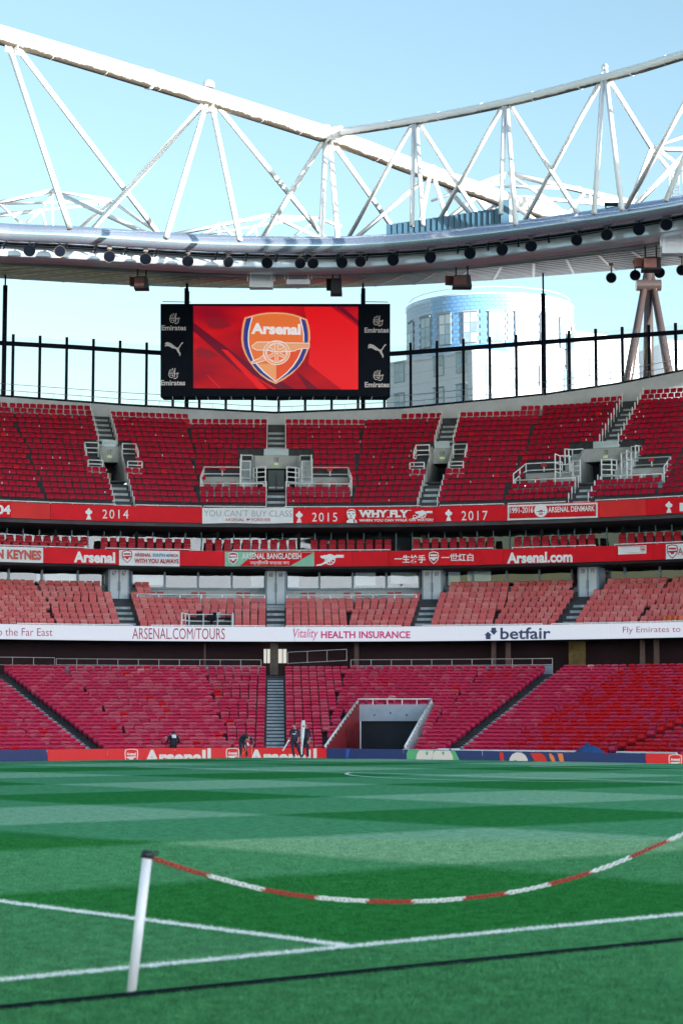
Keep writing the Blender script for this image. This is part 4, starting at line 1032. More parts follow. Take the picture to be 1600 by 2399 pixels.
            railing('low white railing in front of the platform at entrance %s, %s' % (w, 'building side' if s > 0 else 'screen side'), [FP(c, s*.85, r0_, hp+.1), FP(c, s*ue, r0_, hp+.1)], .5, (1.0, .1), 1.45)
            rr = railing('white railing behind the platform seats at entrance %s, %s' % (w, 'building side' if s > 0 else 'screen side'), [FP(c, s*outer, r1_+.1, T.h(6)-.65), FP(c, s*(ue), r1_+.1, T.h(6)-.65), FP(c, s*(ue+.12), r0_, hp-.2)], 1.25, (1.0, .62), 1.3)
            build('red_notice', MB().cbox(FP(c, s*3.7, r1_+.05, T.h(6)+.46), t, n, .36, .03, .24), REDS, rr)
            for j, uu in enumerate((2.95, 3.85, 4.7)):
                p = FP(c, s*uu, r0_+1.0, hp); ch = empty('loose_chair', p, 'red chair on the platform at entrance %s, %s from it, %s' % (w, ordw(j), 'building side' if s > 0 else 'screen side'), 'chair', 'chairs on the entrance platforms')
                build('backrest', MB().cbox(p+n*.18+U*.62, t, n, .44, .06, .40), CHR, ch); build('seat', MB().cbox(p+U*.40, t, n, .44, .4, .06), CHR, ch)
                for sx in (-.2, .2): build('leg', MB().tube(p+t*sx, p+t*sx+U*.4, .02, n=5), BRKT, ch)
    else:
        for s in (-1, 1):
            side = 'screen side' if (s < 0) == (c > 0) else 'outer side'
            r_a = T.r(6)-.45; hA = T.h(6)
            railing('white railing and panel beside the opening of entrance %s, %s' % (w, side), [FP(c, s*(half+.22), r_a, hA-.1), FP(c, s*(outer+.1), r_a, hA-.1)], .95, (1.0, .72), 1.1)
            build('white_side_panel', MB().box(FP(c, min(s*(half+.22), s*(outer+.1)), r_a, hA-.05), t*(outer-half-.12), n*.04, U*.46), WPANEL, e)
            railing('white railing above the opening of entrance %s, %s' % (w, side), [FP(c, s*(half+.2), T.r(9)-.2, T.h(9)), FP(c, s*(outer+.05), T.r(9)-.2, T.h(9)), FP(c, s*(outer+.05), T.r(8)-.5, T.h(8)-.2)], 1.0, (1.0, .62, .3), 1.0)
            railing('sloping white handrail on the wall of entrance %s, %s' % (w, side), [FP(c, s*(half+.1), T.r(6), T.h(6)+.15), FP(c, s*(half+.1), rl, hl1-.1)], .25, (1.0,), 9)
    for s in (-1, 1):
        side = 'screen side' if (s < 0) == (c >= 0) else 'outer side'
        if c == 0: side = 'building side' if s > 0 else 'far side'
        step_rail('white stepped handrail below entrance %s, %s' % (w, side), c, s*.66, 0, kf, T, .8)
        step_rail('white stepped handrail above entrance %s, %s' % (w, side), c, s*.66, kb+1, upper_rows(c+s*.9), T, 1.0)
entrance(-12, '117', False); entrance(0, '118', True); entrance(12, '119', False); entrance(24, '120', True)
# ================================================================ players' vehicle tunnel mouth in the pitchside tier
c = 12; t, n = tng(c), nrm(c); T = LOW; kT = 13; rT = T.r(kT)-.42; uL, uR = -2.0, 2.14
tun = empty('tunnel_mouth', FP(c, 0, T.r(0)-.4, -.56), 'sunken tunnel mouth with grey lintel and sloping white rails', 'tunnel')
hL0 = cyl(930, 1690, rT)[1]; hL1 = cyl(930, 1651, rT)[1]
build('lintel', MB().box(FP(c, uL, rT, hL0), t*(uR-uL), n*.3, U*(hL1-hL0)), mat('lintel_grey', (0.38, 0.44, 0.52), .6, var=.12, scale=1.2), tun)
for k in range(4): build('lintel_fixing', MB().lathe(FP(c, -1.1+k*.95, rT-.02, hL0+.35+.12*(k % 2)), [(0, -.02), (.05, -.02), (.05, .02)], 8, 0, n), BLK, tun)
mb = MB(); mb.box(FP(c, uL+.05, rT+.3, -.56), t*(uR-uL-.1), n*5, U*(hL0+.56)); mb.f = [f[::-1] for f in mb.f]
build('passage', mb, DARK, tun)
LR = mat('tunnel_red_wall', (0.30, 0.012, 0.020), .6, var=.15)
for u, m_, nm, th in ((uL, LR, 'red_side_wall', -.18), (uR, mat('pale_side_wall', (.55, .56, .58), .7, var=.1), 'pale_side_wall', .18)):
    A = [FP(c, u, T.r(0)-.5, -.56), FP(c, u, rT+.3, -.56), FP(c, u, rT+.3, T.h(kT)+.62), FP(c, u, T.r(0)-.5, T.h(0)+.55)]
    B = [p+t*th for p in A]; mb = MB().add(A+B, [[0, 1, 2, 3], [7, 6, 5, 4]]+[[i, (i+1) % 4, 4+(i+1) % 4, 4+i] for i in range(4)])
    build(nm, mb, m_, tun)
    a = FP(c, u+th/2, T.r(0)-.5, T.h(0)+.72); b_ = FP(c, u+th/2, rT+.2, T.h(kT)+.80)
    build('sloping_rail', MB().tube(a, b_, .05, n=8), WSTEEL, tun, smooth=True)
    for k in range(14):
        q = a.lerp(b_, (k+.5)/14); build('rail_bracket', MB().cbox(q-U*.12, t, n, .05, .10, .2), WSTEEL, tun)
a = FP(c, uL-.1, rT+.2, T.h(kT)+.80); b_ = FP(c, uR+.1, rT+.2, T.h(kT)+.80)
build('cross_rail', MB().tube(a, b_, .04, n=8), WSTEEL, tun); build('cross_rail', MB().tube(a-U*.35, b_-U*.35, .03, n=8), WSTEEL, tun)
for k in range(6): q = a.lerp(b_, k/5); build('rail_post', MB().tube(q-U*.55, q, .03, n=6), WSTEEL, tun)
build('inner_door', MB().cbox(FP(c, uL+.03, T.r(8), .4), n, t, 2.0, .03, 1.9), mat('door_red', (.22, .012, .016), .5, var=.1), tun)
build('door_frame', MB().tube(FP(c, uL+.1, rT-.2, -.5), FP(c, uL+.1, rT-.2, hL0), .05, n=6), WSTEEL, tun)
for k, (u, rr, w_) in enumerate(((uL+.25, 23.6, .22), (uL+1.9, 23.4, .3))):
    build('utility_box', MB().cbox(FP(c, u, rr, .0), t, n, w_, .2, .35), WPANEL, None, 'small white utility box at the tunnel mouth, %s one' % ('wider' if k else 'narrower'), 'utility box')
# front rail of the pitchside tier
fr = empty('front_rail', PP(0, 22.4, .0), 'long white rail along the front of the pitchside seats', 'rail')
for a, b_ in ((-46, -25.8), (-23.0, -1.5), (1.5, 6.4), (17.4, 22.8), (25.2, 36), (36.3, 46.5), (49.5, 60)):
    pts = bayarc(a, b_, 22.3, .21); build('bar', MB().path(pts, .045, 6), WSTEEL, fr)
    for q in pts: build('bracket', MB().cbox(q-U*.14, Vector((1, 0, 0)), Vector((0, 1, 0)), .08, .08, .24), WSTEEL, fr)
build('front_wall', arc_slab(MB(), -50, 6.6, 22.45, -.56, .05, .15, 2), LR, None, kind='structure'); build('front_wall', arc_slab(MB(), 17.3, 62, 22.45, -.56, .05, .15, 2), LR, None, kind='structure')
for i, (x, y, w_, h_) in enumerate(((1104, 1762, 26, 5), (1168, 1763, 10, 3), (1230, 1762, 46, 6), (1040, 1757, 26, 6), (1067, 1757, 18, 6))):
    p_ = S_cyl(22.1)(x, y); build('step_box', MB().cbox(p_, tng(20), nrm(20), w_/45, .3, h_/45), WPANEL, None, 'white box on the front wall of the pitchside seats, %s of five' % ordw(i), 'box', 'white boxes on the front wall')
# ================================================================ back wall and glazed fence of the top deck
RF = 65.2
bx = [-80, 0, 300, 646, 950, 1280, 1450, 1600, 1680]; by = [916, 925, 947, 965, 953, 921, 896, 865, 848]
rx = [-80, 0, 180, 370, 646, 925, 1275, 1600, 1680]; ry = [796, 803, 813, 826, 836, 828, 801, 777, 770]
base_y = lambda x: float(np.interp(x, bx, by)); bar_y = lambda x: float(np.interp(x, rx, ry))
SFe = S_cyl(RF)
xs = list(range(-80, 1690, 20)); CW_ = mat('wall_concrete_pale', (.64, .70, .73), .8, var=.14, scale=.6)
mb = MB(); mb.grid([[SFe(x, base_y(x)+4, .3) for x in xs], [SFe(x, base_y(x)+4, .3)-U*4.5 for x in xs]]); mb.grid([[SFe(x, base_y(x)+4, .3) for x in xs], [SFe(x, base_y(x)+4, -.4) for x in xs]])
build('deck_back_wall', mb, CW_, None, 'pale concrete wall behind the top row of seats', 'wall')
NAVY = mat('fence_navy', (0.006, 0.012, 0.024), .6, var=.1, spec=.12)
fence = empty('glazed_fence', SFe(646, 965), 'tall dark-posted glass fence around the top of the deck', 'fence')
build('bottom_rail', MB().grid([[SFe(x, base_y(x)+6, .05) for x in xs], [SFe(x, base_y(x)-1, .05) for x in xs], [SFe(x, base_y(x)-1, -.1) for x in xs]]), NAVY, fence)
build('cross_beam', MB().grid([[SFe(x, bar_y(x)+5.5, .06) for x in xs], [SFe(x, bar_y(x)-5.5, .06) for x in xs], [SFe(x, bar_y(x)-5.5, -.12) for x in xs], [SFe(x, bar_y(x)+5.5, -.12) for x in xs], [SFe(x, bar_y(x)+5.5, .06) for x in xs]]), NAVY, fence)
FG = glass_mat('fence_glass', (.80, .90, .96), .14, .02)
p0_, p1_ = psi_at(30, 850, RF), psi_at(94, 850, RF); dp = (p1_-p0_)*.985; pts = []
for i in range(-2, 28):
    a = p0_+dp*i; q = PP(a, RF, 27); x, _ = project(q); pts.append(x)
    hb_, ht_ = SFe(x, base_y(x)), SFe(x, bar_y(x)-22)
    b0 = PP(a, RF, hb_.z); build('post', MB().cbox(b0+U*(ht_.z-hb_.z)/2, tng(a), nrm(a), .19, .24, ht_.z-hb_.z), NAVY, fence)
for x0, x1 in zip(pts, pts[1:]):
    build('pane', MB().quad(SFe(x0+3, base_y(x0), -.02), SFe(x1-3, base_y(x1), -.02), SFe(x1-3, bar_y(x1)-17, -.02), SFe(x0+3, bar_y(x0)-17, -.02)), FG, fence)
for f in (12, 27): build('hand_rail', MB().path([SFe(x, base_y(x)-f, .5) for x in xs], .022, 5), mat('rail_grey', (.22, .25, .3), .5, var=0), fence)
for x in range(-60, 1660, 31): build('rail_upright', MB().tube(SFe(x, base_y(x)+4, .5), SFe(x, base_y(x)-13, .5), .015, n=4), MATS['rail_grey'], fence)
for i, (x, yt) in enumerate(((7, 640), (437, 655), (851, 660), (1276, 660))):
    a = psi_at(x, 900, RF); hb_ = SFe(x, base_y(x)).z; p_ = PP(a, RF-.25, hb_)
    q = empty('roof_prop', p_, 'dark upright post carrying the roof edge, %s from the round tower end' % ['fourth', 'third', 'second', 'first'][i], 'post', 'dark posts under the roof')
    htop = at(x, yt, p_.y).z
    build('shaft', MB().cbox(p_+U*(htop-hb_-.9)/2, tng(a), nrm(a), .30, .30, htop-hb_-.9), NAVY, q); build('pin', MB().tube(p_+U*(htop-hb_-.95), p_+U*(htop-hb_+3), .07, n=6), NAVY, q)
# ================================================================ the big screen
rs = 60.6; SN = nrm(0)
SS = S_plane(FP(0, 0, rs, 0), SN)
scr = empty('video_screen', SS(646, 935), 'huge framed video screen showing a shield crest on red, hung below the roof', 'screen')
CASE = mat('screen_case', (0.005, 0.011, 0.022), .6, var=.12, spec=.12)
def slab(mb, x0, x1, y0, y1, th, off=0.0, mi=0):
    a, b_, c_, d_ = SS(x0, y1, off), SS(x1, y1, off), SS(x1, y0, off), SS(x0, y0, off)
    A = [a, b_, c_, d_]; B = [p+SN*th for p in A]
    return mb.add(A+B, [[0, 1, 2, 3], [7, 6, 5, 4]]+[[i, (i+1) % 4, 4+(i+1) % 4, 4+i] for i in range(4)], mi)
build('case', slab(MB(), 376, 914, 711, 928, .9), CASE, scr)
mb = MB(); A = [SS(376, 928), SS(914, 928), SS(914, 928, -.9), SS(376, 928, -.9)]; B = [SS(384, 937, -.25), SS(906, 937, -.25), SS(906, 937, -.8), SS(384, 937, -.8)]
mb.add(A+B, [[4, 5, 6, 7]]+[[i, (i+1) % 4, 4+(i+1) % 4, 4+i] for i in range(4)]); build('tray', mb, CASE, scr)
for k in range(18):
    x = 404+k*27.5; build('tray_strut', MB().tube(SS(x, 929, .03), SS(x+(2 if k < 9 else -2), 937, -.1), .018, n=4), WSTEEL, scr)
def emis(name, col, s):
    return led_mat(name, col, s)
def screen_mat():
    m = bpy.data.materials.new('screen_red_picture'); m.use_nodes = True; t = m.node_tree; b = t.nodes['Principled BSDF']
    tc = t.nodes.new('ShaderNodeTexCoord'); n = t.nodes.new('ShaderNodeTexNoise'); n.inputs['Scale'].default_value = .35; n.inputs['Detail'].default_value = 3
    mp = t.nodes.new('ShaderNodeMapping'); mp.inputs['Rotation'].default_value = (0, .75, 0); mp.inputs['Scale'].default_value = (.5, 1, 1.6)
    t.links.new(tc.outputs['Object'], mp.inputs['Vector']); t.links.new(mp.outputs['Vector'], n.inputs['Vector'])
    r = t.nodes.new('ShaderNodeValToRGB'); e = r.color_ramp.elements; e[0].position = .3; e[0].color = (.24, .0, .018, 1); e[1].position = .68; e[1].color = (.80, .004, .012, 1)
    t.links.new(n.outputs['Fac'], r.inputs['Fac']); t.links.new(r.outputs['Color'], b.inputs['Emission Color'])
    b.inputs['Base Color'].default_value = (.06, 0, 0, 1); b.inputs['Emission Strength'].default_value = SCR_E; b.inputs['Roughness'].default_value = .6
    return m
SCR_E = 0.22
pic = build('picture', MB().quad(SS(453, 909, .02), SS(839, 912, .02), SS(839, 718, .02), SS(453, 716, .02)), screen_mat(), scr)
def bx_poly(name, col, plist, off, e=SCR_E):
    mb = MB()
    for p_ in plist: poly(mb, SS, p_, off)
    return build(name, mb, emis('screen_'+name, col, e), pic)
bx_poly('dark_streak', (.16, .0, .02), [[(453, 755), (453, 775), (560, 868), (640, 911), (690, 911), (560, 835)], [(720, 911), (745, 911), (690, 865)], [(800, 717), (839, 750), (839, 760), (785, 717)]], .035)
bx_poly('red_streak', (.92, .006, .012), [[(518, 817), (533, 820), (626, 911), (606, 911)]], .045)
bx_poly('red_flash', (.92, .006, .012), [[(712, 718), (775, 718), (839, 765), (839, 912), (800, 912), (722, 852), (728, 800)]], .045)
bx_poly('thin_streak', (.75, .01, .02), [[(484, 878), (487, 878), (518, 909), (513, 909)], [(560, 860), (563, 860), (648, 911), (640, 911)]], .05)
bx_poly('smudge', (.30, .006, .020), [[(480, 749), (500, 741), (525, 750), (545, 762), (520, 770), (490, 768)], [(455, 820), (470, 812), (500, 824), (515, 834), (490, 840), (460, 836)]], .05)
# crest, drawn from the photo (zoom x8.25 from 550,715)
def z(pts): return [(550+x/8.253, 715+y/8.253) for x, y in pts]
out = [(190, 235), (330, 195), (470, 160), (620, 138), (800, 132), (980, 142), (1130, 170), (1260, 210), (1395, 265), (1430, 370), (1455, 500), (1460, 640), (1445, 780), (1405, 910), (1340, 1050), (1250, 1180), (1120, 1310), (960, 1430), (790, 1520), (640, 1450), (500, 1350), (380, 1230), (280, 1090), (200, 950), (145, 800), (125, 640), (135, 480), (160, 340)]
ou = z(out); inn = outline(ou, 3.6); 
bx_poly('crest_edge', (.95, .48, .24), [ou], .06)
bx_poly('crest_orange', (.93, .20, .045), [inn], .068)
side_l = z([(232, 255), (322, 232), (290, 360), (262, 500), (250, 640), (260, 780), (300, 920), (352, 1060), (420, 1150), (560, 1300), (790, 1480), (640, 1415), (470, 1295), (340, 1140), (250, 980), (190, 820), (168, 650), (178, 480), (200, 350)])
side_r = z([(1280, 255), (1362, 290), (1395, 420), (1412, 560), (1408, 720), (1380, 880), (1310, 1060), (1200, 1210), (1050, 1330), (790, 1482), (1010, 1310), (1140, 1180), (1240, 1020), (1310, 870), (1345, 720), (1342, 560), (1320, 420)])
bx_poly('crest_blue', (.025, .055, .30), [side_l, side_r], .076)
bx_poly('crest_pale_half', (.95, .40, .17), [z([(430, 1130), (800, 1130), (800, 1462), (660, 1370), (540, 1260)])], .08)
bx_poly('crest_deep_half', (.88, .10, .03), [z([(1080, 890), (1310, 845), (1270, 970), (1190, 1110), (1080, 1230), (960, 1340), (806, 1455), (806, 1140), (980, 1080), (1060, 980)])], .08)
mb = MB()
for p_ in ([(340, 225), (300, 360), (270, 500), (262, 640), (272, 780), (308, 910), (362, 1050), (430, 1140), (560, 1285), (790, 1470), (1000, 1310), (1130, 1170), (1225, 1020), (1300, 850)], [(1262, 240), (1305, 400), (1332, 560), (1335, 700)]):
    stroke(mb, SS, z(p_), 2.6, .086)
build('crest_white_line', mb, emis('screen_white', (.95, .92, .92), SCR_E), pic)
SW = MATS['screen_white']; SO = emis('screen_tan', (.92, .42, .20), SCR_E)
gun = z([(330, 790), (345, 765), (375, 755), (400, 725), (430, 706), (660, 706), (800, 700), (960, 722), (1420, 728), (1445, 735), (1440, 828), (1320, 835), (1190, 852), (1180, 875), (1070, 890), (900, 900), (600, 865), (430, 862), (395, 850), (370, 830), (345, 825)])
trail = z([(560, 950), (480, 1020), (330, 1085), (318, 1098), (335, 1128), (400, 1115), (520, 1085), (610, 1050)])
mb = MB(); poly(mb, SS, gun, .092); poly(mb, SS, trail, .092); poly(mb, SS, circ(*z([(808, 913)])[0], 31, 28, 36), .098, holes=[circ(*z([(808, 913)])[0], 24.8, 22.2, 36)])
wc = z([(808, 913)])[0]
for a in range(0, 180, 60):
    ca, sa = math.cos(math.radians(a+30)), math.sin(math.radians(a+30)); stroke(mb, SS, [(wc[0]-25*ca, wc[1]-22*sa), (wc[0]+25*ca, wc[1]+22*sa)], 4.4, .10)
poly(mb, SS, circ(*wc, 8.5, 8, 18), .104)
build('cannon_fill', mb, SO, pic)
mb = MB(); stroke(mb, SS, gun, 1.5, .108, closed=True); stroke(mb, SS, trail, 1.5, .108, closed=True)
for rr in (31, 24.8): stroke(mb, SS, circ(*wc, rr, rr*.905, 36), 1.5, .112, closed=True)
stroke(mb, SS, circ(*wc, 3.6, 3.3, 14), 1.4, .112, closed=True)
for a in range(0, 360, 60):
    pts_ = [(wc[0]+rr*math.cos(math.radians(a+30+d)), wc[1]+rr*.905*math.sin(math.radians(a+30+d))) for rr, d in ((22.5, 8), (22.5, 20), (22.5, 30), (22.5, 40), (22.5, 52), (9.5, 38), (9.5, 22))]
    stroke(mb, SS, pts_, 1.3, .112, closed=True)
build('cannon_line', mb, SW, pic)
mb = MB(); text(mb, SS, 'Arsenal', 588.5, 704.5, 757, 783, .116, bold=.045, slope=.022); build('lettering', mb, SW, pic)
# printed side wings: airline word with script mark, and the leaping cat between
PRN = mat('wing_print', (0.95, 0.93, 0.93), .6, var=0)
def script_mark(mb, cx, cy, s):
    def q(pts): return [(cx+x*s, cy+y*s) for x, y in pts]
    for pts_, w_ in (([(-2, -15), (0, -12), (-1, -10)], 2.0), ([(5, -15), (4, -4), (4, 8)], 2.2), ([(-9, -4), (-9, -9), (-6, -12), (-3, -10), (-7, -5), (2, -5), (2, -9)], 1.7), ([(-11, -1), (9, -1), (12, -4), (14, -2), (12, 0), (9, 0)], 1.9), ([(-10, -6), (-11, 2), (-8, 8), (-3, 9), (0, 7), (0, 2)], 2.0), ([(11, 2), (11, 7), (7, 11), (1, 11)], 2.2), ([(-7, 3), (-5, 3)], 2.4), ([(-3, 3), (-1, 3)], 2.4)):
        stroke(mb, SS, q(pts_), w_*s, .03)
def cat(mb, cx, cy, s):
    pts_ = [(-22, -12), (-19, -15), (-15, -15), (-9, -13), (-2, -8), (4, -3), (8, -1.5), (11, -3), (14, -8), (17, -12.5), (20, -15), (22, -14.5), (21.5, -12), (18, -9.5), (15, -4), (12, 0), (12, 4), (13.5, 9), (15.5, 11), (15.5, 14), (15, 18), (12.5, 18), (12, 14), (8, 8), (5, 3), (2, 1), (-4, 0), (-9, -3), (-13, -5), (-18, -5.5), (-22, -4.5), (-23, -6), (-21, -8), (-18, -8.5), (-22, -9.5)]
    poly(mb, SS, [(cx+x*s, cy+y*s) for x, y in pts_], .03)
for cx, ex0, ex1, yy, sl_ in ((407, 379, 436, 773, .0), (404.5, 377, 434, 902, 0), (884, 854, 911, 778.5, 0), (884.5, 854.5, 912, 906.5, 0)):
    mb = MB(); script_mark(mb, cx+1, yy-26, .92); text(mb, SS, 'Emirates', ex0, ex1, yy-12, yy+.5, .03, bold=.03); build('wing_lettering', mb, PRN, scr)
for cx, cy in ((408, 815.5), (883.5, 820)):
    mb = MB(); cat(mb, cx, cy, .97); build('wing_emblem', mb, PRN, scr)
for x in (437, 851):
    build('hanger', MB().cbox(SS(x, 694, -.3), tng(0), SN, .30, .3, 1.2), CASE, scr); build('hanger_cable', MB().tube(SS(x, 690, -.3), SS(x, 655, -.3), .06, n=6), CASE, scr)
for a, b_ in ((381, 447), (845, 909)): build('top_rail', MB().tube(SS(a, 706, -.2), SS(b_, 707, -.2), .03, n=5), CASE, scr)
# ================================================================ roof edge
ZR = 30.0
ex = [-500, -250, 0, 160, 320, 450, 560, 690, 780, 860, 953, 1060, 1175, 1300, 1400, 1500, 1600, 1750, 1950]
ey = [440, 490, 530, 534, 545, 553, 558, 560, 560, 558, 551, 541, 528, 510, 495, 480, 462, 425, 360]
edge_y = lambda x: float(np.interp(x, ex, ey))
def edge_pt(px):
    d = ray(px, edge_y(px)); t = (ZR-H)/d.z; return d*t+EYE
EX = list(range(-500, 1951, 35)); EP = []
for x in EX: EP.append(edge_pt(x))
# smooth the plan so that the ring is one sweep
A_ = np.array([(p.x, p.y) for p in EP])
for _ in range(3): A_[1:-1] = (A_[:-2]+2*A_[1:-1]+A_[2:])/4
EP = [Vector((a, b_, 0)) for a, b_ in A_]
RC = Vector((6.0, 62.0, 0))                                   # rough centre of the opening, for the outward direction
EN = [(p-RC).normalized() for p in EP]
def RP(i, o, z): return EP[i]+EN[i]*o+U*z
def ring(mb, prof, i0=0, i1=None, mi=0, close=False):
    i1 = len(EP)-1 if i1 is None else i1
    mb.grid([[RP(i, o, z_) for i in range(i0, i1+1)] for o, z_ in prof], mi); return mb
SILV = mat('roof_edge_silver', (0.46, 0.53, 0.64), .20, metal=.75, var=.06, scale=.4)
roof = empty('roof', EP[len(EP)//2]+U*29, 'sweeping silver-edged stadium roof ring above the stands', 'roof')
nose = [(1.6, 30.42), (.9, 30.38), (.35, 30.15), (.02, 29.80), (0.05, 29.55), (.25, 29.34), (.55, 29.26), (1.0, 29.30)]
st = 5
for i in range(0, len(EP)-1, st):
    j = min(len(EP)-1, i+st); build('edge_cladding', ring(MB(), nose, i, j), SILV, roof, smooth=True)
BLKS = mat('roof_black_steel', (0.006, 0.011, 0.020), .6, var=.15, spec=.15)
WBAND = mat('gutter_white', (0.60, 0.66, 0.74), .16, metal=.35, var=.06, scale=.3, spec=.8)
CEIL = mat('roof_ceiling', (0.025, 0.04, 0.055), .55, var=.25, scale=.3)
build('catwalk', ring(MB(), [(.95, 29.42), (.95, 29.30), (1.3, 29.30), (1.3, 29.42), (.95, 29.42)]), BLKS, roof)
build('catwalk_rail', ring(MB(), [(1.45, 29.22), (1.45, 29.17), (1.5, 29.17)]), BLKS, roof)
build('recess', ring(MB(), [(1.0, 29.31), (1.2, 29.64), (1.86, 29.66), (1.86, 29.36)]), BLKS, roof)
build('gutter_fascia', ring(MB(), [(1.9, 29.40), (1.9, 28.76), (1.98, 28.69), (2.5, 28.63), (3.4, 28.62)]), WBAND, roof)
build('gutter_lip', ring(MB(), [(3.4, 28.62), (3.5, 28.74), (5.0, 29.10)]), mat('gutter_lip_steel', (.4, .43, .47), .3, metal=.6, var=.1), roof)
build('edge_top_sheet', ring(MB(), [(1.6, 30.42), (6, 30.9), (20, 33.2), (49, 38.2)]), CEIL, roof)
build('ceiling', ring(MB(), [(5.0, 29.15), (8.5, 29.75)]), BLKS, roof)
build('ceiling', ring(MB(), [(8.5, 29.75), (25, 32.95), (47, 37.22), (47.3, 37.6), (49, 38.2)]), CEIL, roof)
SLAT = mat('ceiling_slat', (0.46, 0.49, 0.53), .45, var=.15, scale=.5)
for o in np.arange(9.5, 46.5, 1.9):
    z_ = np.interp(o, [8.5, 25, 47], [29.75, 32.95, 37.22])
    build('purlin', ring(MB(), [(o, z_-.05), (o, z_-.20), (o+.5, z_-.12), (o+.5, z_-.02)]), SLAT if int(o*10) % 2 else mat('ceiling_slat_dark', (.04, .05, .06), .5, var=0), roof)
for i in range(2, len(EP)-2, 2):
    for (o0, z0), (o1, z1) in (((9, 29.8), (25, 32.9)), ((25, 32.9), (46.5, 37.1))):
        a, b_ = RP(i, o0, z0-.22), RP(i, o1, z1-.22); d_ = (b_-a).cross(U).normalized()*.09
        build('rafter', MB().quad(a-d_, a+d_, b_+d_, b_-d_), SLAT, roof)
build('outer_gutter', ring(MB(), [(46.6, 37.05), (46.6, 37.35), (47.4, 37.4)]), WBAND, roof)
# lattice hangers between cladding and catwalk
for i in range(1, len(EP)-1, 2):
    build('hanger', MB().tube(RP(i, .7, 29.3), RP(i, 1.5, 29.0), .05, n=5), BLKS, roof)
    build('bracket', MB().tube(RP(i, 1.3, 29.32), RP(i, 1.9, 29.1), .06, n=5), mat('bracket_grey', (.25, .3, .34), .5, var=0), roof)
# ---- floodlights
LB = mat('lamp_black', (0.006, 0.010, 0.018), .6, var=.1, spec=.2); LRIM = mat('lamp_rim', (.16, .13, .11), .35, metal=.6, var=.1)
def edge_near(px):
    k = float(np.interp(px, [project(RP(i, .9, 29.2))[0] for i in range(len(EP))], range(len(EP))))
    i = int(k); f = k-i; i = min(i, len(EP)-2); return EP[i].lerp(EP[i+1], f), EN[i].lerp(EN[i+1], f).normalized()
LAMPS = [(40, 590, 3.2), (69, 586, 1), (118, 595, 3.2), (140, 588, 1), (256, 600, 1), (341, 606, 1), (440, 611, 1), (535, 613, 1), (626, 615, 1), (703, 616, 1), (733, 616, 1), (801, 614, 1), (844, 612, 1), (921, 608, 1), (1008, 602, 1), (1101, 592, 1), (1176, 584, 1), (1244, 576, 1), (1351, 561, 1), (1421, 549, 1), (1497, 536, 1), (1561, 525, 1)]
LAMPS2 = [(1432, 650), (1488, 644), (1545, 638), (1597, 632)]
def lamp(px, py, label, o=.95, R=.335, o_ref=None):
    e, n_ = edge_near(px); Z = (e+n_*o).y; c_ = at(px, py, Z)
    d_ = (-n_+Vector((random.uniform(-.45, .45), random.uniform(-.2, .2), -.42))).normalized()
    top_ = Vector((c_.x, c_.y, c_.z+.62 if o < 5 else c_.z+.9)); q = empty('floodlight', c_, label, 'floodlight', 'round black floodlights under the roof edge')
    build('reflector', MB().lathe(c_, [(0.0, -.30), (.14, -.29), (.25, -.18), (R, .0), (R+.02, .02), (R-.02, .03)], 18, 0, d_), LB, q, smooth=True)
    build('lens', MB().lathe(c_, [(0.0, .005), (R-.03, .015)], 18, 0, d_), mat('lamp_lens', (.004, .007, .013), .8, var=0, spec=.05), q)
    build('rim', MB().lathe(c_, [(R-.01, .0), (R+.02, .005), (R+.02, .035), (R-.01, .03)], 18, 0, d_), LRIM if px % 3 else LB, q)
    build('yoke', MB().tube(c_-d_*.1+U*.28, top_, .055, n=6).cbox(top_-U*.1, n_, n_.cross(U), .22, .26, .16), LRIM, q)
for i, (x, y, o) in enumerate(LAMPS):
    if o > 3: continue
    lamp(x, y, 'round black floodlight under the roof edge, %s along from the pipe truss end' % ordw(i), .95)
for i, (x, y) in enumerate(LAMPS2): lamp(x, y, 'round black floodlight deep under the roof above the white tripod legs, %s along' % ordw(i), 8.0, .30)
# ---- loudspeakers, gantries
SPK = mat('speaker_brown', (.10, .030, .026), .5, var=.2); SPKD = mat('speaker_dark', (.012, .014, .02), .6, var=.1)
def speaker(px, py, w_, h_, label, m1):
    e, n_ = edge_near(px); o = 6.5; Z = (e+n_*o).y; c_ = at(px, py, Z); s_ = Z/F
    q = empty('loudspeaker', c_, label, 'loudspeaker', 'loudspeakers under the roof')
    W_, H_ = w_*s_, h_*s_; tx = Vector((1, 0, 0)); ty = Vector((0, 1, 0))
    A = [c_+tx*sx*W_/2*(.82 if sz > 0 else 1)+ty*sy*.5+U*sz*H_/2 for sz in (-1, 1) for sx, sy in ((-1, -1), (1, -1), (1, 1), (-1, 1))]
    build('cabinet', MB().add(A, [[0, 3, 2, 1], [4, 5, 6, 7], [0, 1, 5, 4], [1, 2, 6, 5], [2, 3, 7, 6], [3, 0, 4, 7]]), SPKD, q)
    build('horn', MB().add([c_+tx*sx*W_*.34+ty*(-.56)+U*sz*H_*.36-tx*W_*.12 for sz in (-1, 1) for sx in (-1, 1)], [[0, 1, 3, 2]]), m1, q)
    build('side_cabinet', MB().cbox(c_-tx*W_*.62+U*H_*.25+ty*.3, (tx+ty*.4).normalized(), ty, W_*.5, .5, H_*.7), m1, q)
    for sx in (-.3, .3): build('suspension', MB().tube(c_+tx*W_*sx+U*H_*.45, c_+tx*W_*sx+U*(H_*.5+.8), .05, n=5), SPKD, q)
speaker(332, 664, 34, 28, 'brown and black loudspeaker cluster hanging under the roof above the fence', SPK)
speaker(788, 673, 28, 36, 'black loudspeaker hanging under the roof above the screen', SPKD)
speaker(1082, 661, 46, 28, 'dark loudspeaker cluster with a pale side cabinet beside the round building', SPK)
